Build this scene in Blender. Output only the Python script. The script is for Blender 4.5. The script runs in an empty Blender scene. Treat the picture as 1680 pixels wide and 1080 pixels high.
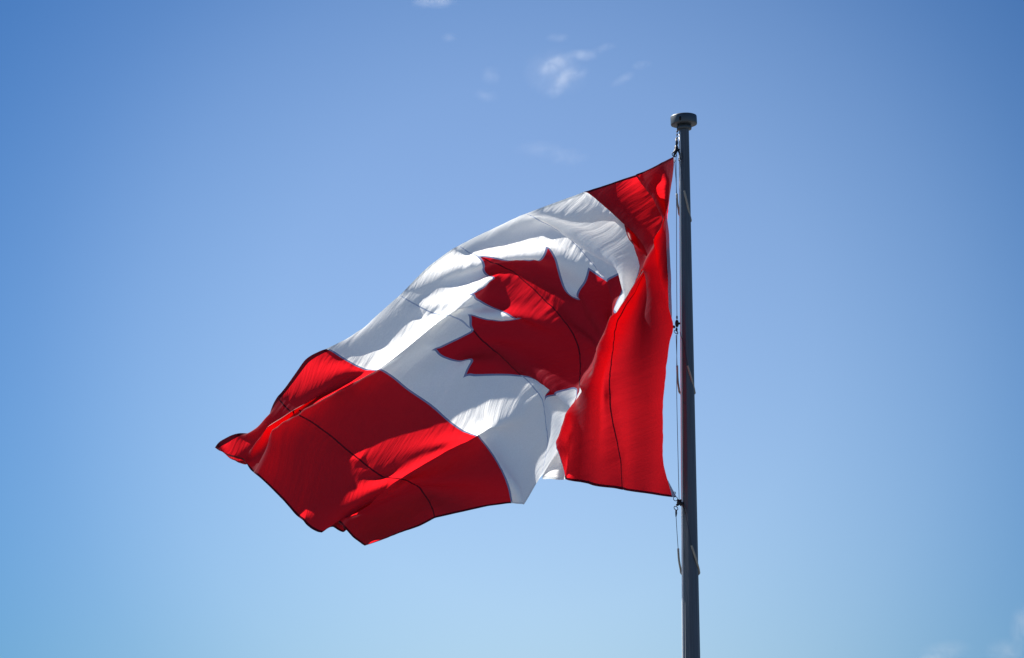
import bpy, bmesh, math, random
import numpy as np
from mathutils import Vector, Matrix
from mathutils.geometry import delaunay_2d_cdt

S = bpy.context.scene
R = math.radians
# ---------------------------------------------------------------- camera, sky, sun, exposure
PITCH = R(12)
EYE = Vector((0, 0, 1.6))
cam = bpy.data.cameras.new("camera"); cam.sensor_width = 36; cam.lens = 93.86
cam.clip_start = 0.1; cam.clip_end = 20000
camo = bpy.data.objects.new("camera", cam); S.collection.objects.link(camo)
camo.location = EYE; camo.rotation_euler = (math.pi/2 + PITCH, 0, 0)
S.camera = camo

SUN_AZ, SUN_EL = -53.0, 44.0        # degrees left of straight ahead (behind the flag), and up
sun_dir = Vector((math.sin(R(SUN_AZ))*math.cos(R(SUN_EL)), math.cos(R(SUN_AZ))*math.cos(R(SUN_EL)), math.sin(R(SUN_EL))))

world = bpy.data.worlds.new("World"); S.world = world
world.use_nodes = True
nt = world.node_tree; nt.nodes.clear()
sky = nt.nodes.new("ShaderNodeTexSky"); sky.sky_type = 'NISHITA'; sky.sun_disc = False
sky.sun_elevation = R(SUN_EL); sky.sun_rotation = R(SUN_AZ)
sky.air_density = 1.0; sky.dust_density = 0.2; sky.ozone_density = 3.0
# lens vignette painted into the sky colour: palest ahead, darker outwards (world directions)
tcw = nt.nodes.new("ShaderNodeTexCoord"); dt = nt.nodes.new("ShaderNodeVectorMath"); dt.operation = 'DOT_PRODUCT'
VIGNETTE_AZ, VIGNETTE_EL = .8, 11.7
dt.inputs[1].default_value = (math.sin(R(VIGNETTE_AZ))*math.cos(R(VIGNETTE_EL)), math.cos(R(VIGNETTE_AZ))*math.cos(R(VIGNETTE_EL)), math.sin(R(VIGNETTE_EL)))
nt.links.new(tcw.outputs["Generated"], dt.inputs[0])
ac = nt.nodes.new("ShaderNodeMath"); ac.operation = 'ARCCOSINE'; nt.links.new(dt.outputs["Value"], ac.inputs[0])
mr_ = nt.nodes.new("ShaderNodeMapRange"); mr_.inputs[1].default_value = 0; mr_.inputs[2].default_value = .32; nt.links.new(ac.outputs[0], mr_.inputs[0])
rp = nt.nodes.new("ShaderNodeValToRGB"); rp.color_ramp.interpolation = 'B_SPLINE'
VIGNETTE_RAMP = [(0, (.90, .89, 1.0)), (.1, (.80, .845, .94)), (.15, (.59, .70, .845)), (.19, (.39, .555, .75)), (.24, (.22, .42, .65)), (.32, (.19, .39, .60))]
for i, (r_, c_) in enumerate(VIGNETTE_RAMP):
    el_ = rp.color_ramp.elements[i] if i < 2 else rp.color_ramp.elements.new(r_/.32)
    el_.position = r_/.32; el_.color = (*c_, 1)
nt.links.new(mr_.outputs[0], rp.inputs[0])
mxw = nt.nodes.new("ShaderNodeMix"); mxw.data_type = 'RGBA'; mxw.blend_type = 'MULTIPLY'; mxw.inputs[0].default_value = 1
nt.links.new(sky.outputs[0], mxw.inputs[6]); nt.links.new(rp.outputs[0], mxw.inputs[7])
bg = nt.nodes.new("ShaderNodeBackground"); bg.inputs[1].default_value = 0.0625
wo = nt.nodes.new("ShaderNodeOutputWorld")
nt.links.new(mxw.outputs[2], bg.inputs[0]); nt.links.new(bg.outputs[0], wo.inputs[0])

sl = bpy.data.lights.new("sun", 'SUN'); sl.energy = 5.0; sl.angle = R(0.5); sl.color = (1, .95, .88)
so = bpy.data.objects.new("sun", sl); S.collection.objects.link(so)
so.rotation_euler = sun_dir.to_track_quat('Z', 'Y').to_euler()

S.view_settings.view_transform = 'Standard'; S.view_settings.look = 'None'
S.view_settings.exposure = 1.0; S.view_settings.gamma = 1.0
S.cycles.max_bounces = 10; S.cycles.transparent_max_bounces = 12

# ---------------------------------------------------------------- helpers
def tag(o, label=None, cat=None, group=None, kind=None):
    if label: o["label"] = label
    if cat: o["category"] = cat
    if group: o["group"] = group
    if kind: o["kind"] = kind
    return o

def mesh_obj(name, verts, faces, mats, parent=None, mi=None, normals=None, smooth=True, coords=None):
    me = bpy.data.meshes.new(name); me.from_pydata([tuple(v) for v in verts], [], [tuple(f) for f in faces])
    for m in (mats if isinstance(mats, (list, tuple)) else [mats]): me.materials.append(m)
    if mi is not None: me.polygons.foreach_set("material_index", np.asarray(mi, dtype=np.int32))
    me.polygons.foreach_set("use_smooth", np.full(len(me.polygons), smooth))
    me.update()
    if normals is not None:
        at = me.attributes.new("custom_normal", 'FLOAT_VECTOR', 'POINT'); at.data.foreach_set("vector", np.asarray(normals, dtype=np.float32).ravel())
    if coords is not None:
        at = me.attributes.new("cloth_uv", 'FLOAT_VECTOR', 'POINT'); at.data.foreach_set("vector", np.asarray(coords, dtype=np.float32).ravel())
    o = bpy.data.objects.new(name, me); S.collection.objects.link(o)
    if parent: o.parent = parent; o.matrix_parent_inverse = parent.matrix_world.inverted()
    return o

def empty(name, loc):
    o = bpy.data.objects.new(name, None); S.collection.objects.link(o); o.location = loc
    o.matrix_world = Matrix.Translation(loc); return o

def lathe(prof, seg=48, center=(0, 0, 0), mat4=None):
    """profile of (radius, height) -> verts, faces, closed at radius 0"""
    V, Fc = [], []
    for r, z in prof:
        for k in range(seg):
            a = 2*math.pi*k/seg; V.append(Vector((r*math.cos(a), r*math.sin(a), z)))
    for i in range(len(prof)-1):
        for k in range(seg):
            k2 = (k+1) % seg; Fc.append((i*seg+k, i*seg+k2, (i+1)*seg+k2, (i+1)*seg+k))
    Fc.append(tuple(range(seg))[::-1]); Fc.append(tuple((len(prof)-1)*seg+k for k in range(seg)))
    if mat4: V = [mat4 @ v for v in V]
    c = Vector(center); return [v+c for v in V], Fc

def tube(path, rad, seg=10):
    """round tube along a path of points; rad a number or a list"""
    P = [Vector(p) for p in path]; n = len(P); rad = rad if isinstance(rad, (list, tuple)) else [rad]*n
    V, Fc = [], []; up = None
    for i, p in enumerate(P):
        t = (P[min(i+1, n-1)]-P[max(i-1, 0)]).normalized()
        if up is None:
            up = t.orthogonal().normalized()
        up = (up - t*up.dot(t)).normalized(); b = t.cross(up)
        for k in range(seg):
            a = 2*math.pi*k/seg; V.append(p + (up*math.cos(a)+b*math.sin(a))*rad[i])
    for i in range(n-1):
        for k in range(seg):
            k2 = (k+1) % seg; Fc.append((i*seg+k, i*seg+k2, (i+1)*seg+k2, (i+1)*seg+k))
    Fc.append(tuple(range(seg))[::-1]); Fc.append(tuple((n-1)*seg+k for k in range(seg)))
    return V, Fc

def smooth_path(pts, m=8):
    P = [Vector(p) for p in pts]; out = []
    for i in range(len(P)-1):
        p0 = P[i-1] if i else P[0]*2-P[1]; p1, p2 = P[i], P[i+1]; p3 = P[i+2] if i+2 < len(P) else P[i+1]*2-P[i]
        for k in range(m):
            t = k/m; out.append(p1+(p2-p0)*.5*t+(p0*2-p1*5+p2*4-p3)*.5*t*t+(p1*3-p0-p2*3+p3)*.5*t**3)
    return out+[P[-1]]

def join(*vf):
    V, Fc = [], []
    for v, f in vf:
        n = len(V); V += list(v); Fc += [tuple(i+n for i in g) for g in f]
    return V, Fc

def ring(c, normal, R0, r0, seg=28, s2=8, squash=1.0):
    n = Vector(normal).normalized(); a = n.orthogonal().normalized(); b = n.cross(a); V, Fc = [], []
    for i in range(seg):
        t = 2*math.pi*i/seg; d = a*math.cos(t)+b*math.sin(t)*squash; q = d.normalized()
        for k in range(s2):
            p = 2*math.pi*k/s2; V.append(Vector(c)+d*R0+q*(r0*math.cos(p))+n*(r0*math.sin(p)))
    for i in range(seg):
        for k in range(s2):
            i2, k2 = (i+1) % seg, (k+1) % s2; Fc.append((i*s2+k, i2*s2+k, i2*s2+k2, i*s2+k2))
    return V, Fc

def new_mat(name):
    m = bpy.data.materials.new(name); m.use_nodes = True; t = m.node_tree; t.nodes.clear()
    out = t.nodes.new("ShaderNodeOutputMaterial"); return m, t, out

def principled(name, col, rough=.5, metal=0., spec=.5, noise=0., nscale=20., stretch=(1, 1, 1), bump=0., coat=0.):
    m, t, out = new_mat(name); b = t.nodes.new("ShaderNodeBsdfPrincipled"); t.links.new(b.outputs[0], out.inputs[0])
    b.inputs["Roughness"].default_value = rough; b.inputs["Metallic"].default_value = metal
    b.inputs["Specular IOR Level"].default_value = spec; b.inputs["Coat Weight"].default_value = coat
    b.inputs["Base Color"].default_value = (*col, 1)
    if noise or bump:
        tc = t.nodes.new("ShaderNodeTexCoord"); mp = t.nodes.new("ShaderNodeMapping"); mp.inputs["Scale"].default_value = stretch
        nz = t.nodes.new("ShaderNodeTexNoise"); nz.inputs["Scale"].default_value = nscale; nz.inputs["Detail"].default_value = 5
        t.links.new(tc.outputs["Object"], mp.inputs[0]); t.links.new(mp.outputs[0], nz.inputs[0])
        if noise:
            mx = t.nodes.new("ShaderNodeMix"); mx.data_type = 'RGBA'
            mx.inputs[6].default_value = (*[c*(1-noise) for c in col], 1); mx.inputs[7].default_value = (*[min(1, c*(1+noise)) for c in col], 1)
            t.links.new(nz.outputs["Fac"], mx.inputs[0]); t.links.new(mx.outputs[2], b.inputs["Base Color"])
        if bump:
            bp = t.nodes.new("ShaderNodeBump"); bp.inputs["Strength"].default_value = bump; bp.inputs["Distance"].default_value = .002
            t.links.new(nz.outputs["Fac"], bp.inputs["Height"]); t.links.new(bp.outputs[0], b.inputs["Normal"])
    return m

def cloth(name, dif, tra, gloss=.02, rough=.5):
    """thin nylon: diffuse + translucent sheet with a little sheen; fine weave colour variation"""
    m, t, out = new_mat(name)
    def L(a, b): t.links.new(a, b)
    tc = t.nodes.new("ShaderNodeTexCoord")
    nz = t.nodes.new("ShaderNodeTexNoise"); nz.inputs["Scale"].default_value = 60; nz.inputs["Detail"].default_value = 6; nz.inputs["Roughness"].default_value = .7
    L(tc.outputs["Object"], nz.inputs[0])
    hsv = []
    for c in (dif, tra):
        mx = t.nodes.new("ShaderNodeMix"); mx.data_type = 'RGBA'
        mx.inputs[6].default_value = (*[x*.86 for x in c], 1); mx.inputs[7].default_value = (*[min(1, x*1.14) for x in c], 1)
        L(nz.outputs["Fac"], mx.inputs[0]); hsv.append(mx)
    # fine creases and weave, in cloth coordinates
    at = t.nodes.new("ShaderNodeAttribute"); at.attribute_name = "cloth_uv"; hsum = None
    for (ang, ll, lw, amt) in ((-.44, .16, .0075, 1.0), (-.30, .07, .0045, .55), (0, .0012, .0012, .10)):
        ro = t.nodes.new("ShaderNodeMapping"); ro.inputs["Rotation"].default_value = (0, 0, ang); L(at.outputs["Vector"], ro.inputs[0])
        mp = t.nodes.new("ShaderNodeMapping"); mp.inputs["Scale"].default_value = (1/ll, 1/lw, 1); L(ro.outputs[0], mp.inputs[0])
        n2 = t.nodes.new("ShaderNodeTexNoise"); n2.inputs["Scale"].default_value = 1; n2.inputs["Detail"].default_value = 2; n2.inputs["Distortion"].default_value = .3; L(mp.outputs[0], n2.inputs[0])
        m_ = t.nodes.new("ShaderNodeMath"); m_.operation = 'MULTIPLY_ADD'; m_.inputs[1].default_value = amt; m_.inputs[2].default_value = 0; L(n2.outputs["Fac"], m_.inputs[0])
        if hsum is not None: L(hsum.outputs[0], m_.inputs[2])
        hsum = m_
    bp = t.nodes.new("ShaderNodeBump"); bp.inputs["Strength"].default_value = 1.0; bp.inputs["Distance"].default_value = .0048; L(hsum.outputs[0], bp.inputs["Height"])
    d = t.nodes.new("ShaderNodeBsdfDiffuse"); tr = t.nodes.new("ShaderNodeBsdfTranslucent")
    L(hsv[0].outputs[2], d.inputs[0]); L(hsv[1].outputs[2], tr.inputs[0])
    L(bp.outputs[0], d.inputs["Normal"]); L(bp.outputs[0], tr.inputs["Normal"])
    ad = t.nodes.new("ShaderNodeAddShader"); L(d.outputs[0], ad.inputs[0]); L(tr.outputs[0], ad.inputs[1])
    g = t.nodes.new("ShaderNodeBsdfGlossy"); g.inputs["Roughness"].default_value = rough; g.inputs[0].default_value = (.9, .9, .9, 1)
    lw = t.nodes.new("ShaderNodeFresnel"); lw.inputs[0].default_value = 1.4
    mu = t.nodes.new("ShaderNodeMath"); mu.operation = 'MULTIPLY'; mu.inputs[1].default_value = gloss*1.2; L(lw.outputs[0], mu.inputs[0])
    ms = t.nodes.new("ShaderNodeMixShader"); L(mu.outputs[0], ms.inputs[0]); L(ad.outputs[0], ms.inputs[1]); L(g.outputs[0], ms.inputs[2])
    L(ms.outputs[0], out.inputs[0]); return m

# diffuse reflectance and diffuse transmittance of each cloth (one layer / sewn double layers)
M_RED = cloth("red_nylon", (.045, .010, .016), (.56, .007, .012))
M_WHITE = cloth("white_nylon", (.29, .30, .31), (.68, .68, .66))
M_LEAF = cloth("leaf_nylon", (.13, .009, .016), (.44, .006, .012))
M_REDSEAM = cloth("red_seam", (.035, .008, .014), (.05, .002, .004), gloss=.02)
M_WHITESEAM = cloth("white_seam", (.26, .29, .34), (.22, .26, .34), gloss=.02)
M_BORDER = cloth("leaf_border", (.13, .15, .24), (.10, .12, .20), gloss=.02)
M_HEMRED = cloth("red_hem", (.05, .004, .009), (.03, .002, .004), gloss=.03)
M_HEMWHITE = cloth("white_hem", (.42, .44, .45), (.36, .38, .38), gloss=.03)
M_TAPE = cloth("canvas_heading", (.20, .24, .32), (.12, .15, .20), gloss=.02)

# ---------------------------------------------------------------- ground and pole
HOIST_H = 4.0                        # the flag is 4 m by 8 m
POLE = Vector((287/144, (4380/144)*math.cos(PITCH), 0.0))
ZMID = EYE.z + (4380/144)*math.sin(PITCH)

def cam_pt(x, y, z):
    """cloth-fit axes (metres right, up the picture, towards the eye, about the pole middle) -> world"""
    d = 4380/144 - z
    return Vector((x, d*math.cos(PITCH)-y*math.sin(PITCH), EYE.z+d*math.sin(PITCH)+y*math.cos(PITCH)))

M_GRASS = principled("plaza_paving", (.115, .12, .128), .9, noise=.3, nscale=.6)
g = mesh_obj("ground", [(-4000, -4000, 0), (4000, -4000, 0), (4000, 4000, 0), (-4000, 4000, 0)], [(0, 1, 2, 3)], M_GRASS, smooth=False)
tag(g, "grey paved plaza around the foot of the flagpole", "ground", kind="structure")

M_POLE = principled("weathered_aluminium", (.10, .125, .152), .5, metal=.5, noise=.35, nscale=6, stretch=(9, 9, .25), bump=.1)
# turned round the shaft: the highlight smears up and down it
_b = next(n for n in M_POLE.node_tree.nodes if n.type == 'BSDF_PRINCIPLED'); _b.inputs["Anisotropic"].default_value = .85
_tg = M_POLE.node_tree.nodes.new("ShaderNodeTangent"); _tg.direction_type = 'RADIAL'; _tg.axis = 'Z'
M_POLE.node_tree.links.new(_tg.outputs[0], _b.inputs["Tangent"]); _b.inputs["Anisotropic Rotation"].default_value = 0.25
M_CAP = principled("cast_cap", (.085, .10, .11), .45, metal=.6, noise=.2, nscale=12, bump=.15)
M_DARK = principled("black_steel", (.012, .014, .018), .45, metal=.3, spec=.5)
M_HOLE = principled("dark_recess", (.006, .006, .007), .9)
M_CABLE = principled("steel_cable", (.05, .055, .07), .45, metal=.6)
M_SLEEVE = principled("plastic_sleeve", (.34, .31, .25), .55, noise=.25, nscale=25)

ZTOP = ZMID + 2.385
pole = empty("flagpole", POLE); tag(pole, "tall grey tapered metal flagpole with a round pulley cap, carrying the red and white flag", "flagpole")
def rr(z): return .0711 - (z-ZMID)*.00688
prof = [(rr(z), z) for z in np.linspace(0.12, ZTOP, 14)]
# the shaft is rolled twelve-sided with flats, one flat towards the viewer
v, f = lathe([(r*1.02, z) for r, z in prof], 12, (POLE.x, POLE.y, 0), Matrix.Rotation(R(15), 4, 'Z')); shaft = mesh_obj("shaft", v, f, M_POLE, pole, smooth=False)
v, f = lathe([(.30, 0), (.30, .03), (.26, .08), (.17, .11), (.15, .16), (rr(.2)+.003, .17)], 64, (POLE.x, POLE.y, 0)); mesh_obj("base_collar", v, f, M_CAP, pole)
# white strip added along the shaft's hoist side, standing in for its sunlit edge
M_SUNEDGE = principled("sunlit_edge_white", (.80, .80, .78), .35, spec=.6, noise=.08, nscale=3)
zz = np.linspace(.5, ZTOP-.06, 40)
v, f = tube([Vector((POLE.x-rr(z)*.985+.002, POLE.y-.030, z)) for z in zz], .0130, 14); mesh_obj("sunlit_edge_strip", v, f, M_SUNEDGE, pole)
# cap: revolving truck, slightly out of level
tilt = Matrix.Rotation(R(-2.5), 4, 'Y')
CAPZ = ZTOP
rt = rr(ZTOP)
v, f = lathe([(rt+.002, -.03), (.083, -.025), (.086, -.012), (.086, .012), (.080, .02), (.078, .032)], 56, (POLE.x, POLE.y, CAPZ), tilt); mesh_obj("cap_collar", v, f, M_CAP, pole)
capr = .153
v, f = lathe([(.076, .030), (capr-.012, .0305), (capr-.003, .034), (capr, .042), (capr, .125), (capr-.003, .134), (capr-.012, .139), (.10, .150), (.02, .156)], 72, (POLE.x, POLE.y, CAPZ), tilt)
cap = mesh_obj("cap", v, f, M_CAP, pole)
# keyhole slot of the pulley, facing the viewer's left
def on_cap(ang, h, r): return Vector((POLE.x+r*math.sin(ang), POLE.y-r*math.cos(ang), CAPZ+h))
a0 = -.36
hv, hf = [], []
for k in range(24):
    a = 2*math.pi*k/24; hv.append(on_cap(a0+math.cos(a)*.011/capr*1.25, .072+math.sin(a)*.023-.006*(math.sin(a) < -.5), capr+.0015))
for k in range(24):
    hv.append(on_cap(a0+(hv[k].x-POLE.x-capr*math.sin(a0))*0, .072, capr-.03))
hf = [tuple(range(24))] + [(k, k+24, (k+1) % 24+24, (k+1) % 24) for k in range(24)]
mesh_obj("pulley_slot", hv, hf, M_HOLE, cap)

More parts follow.
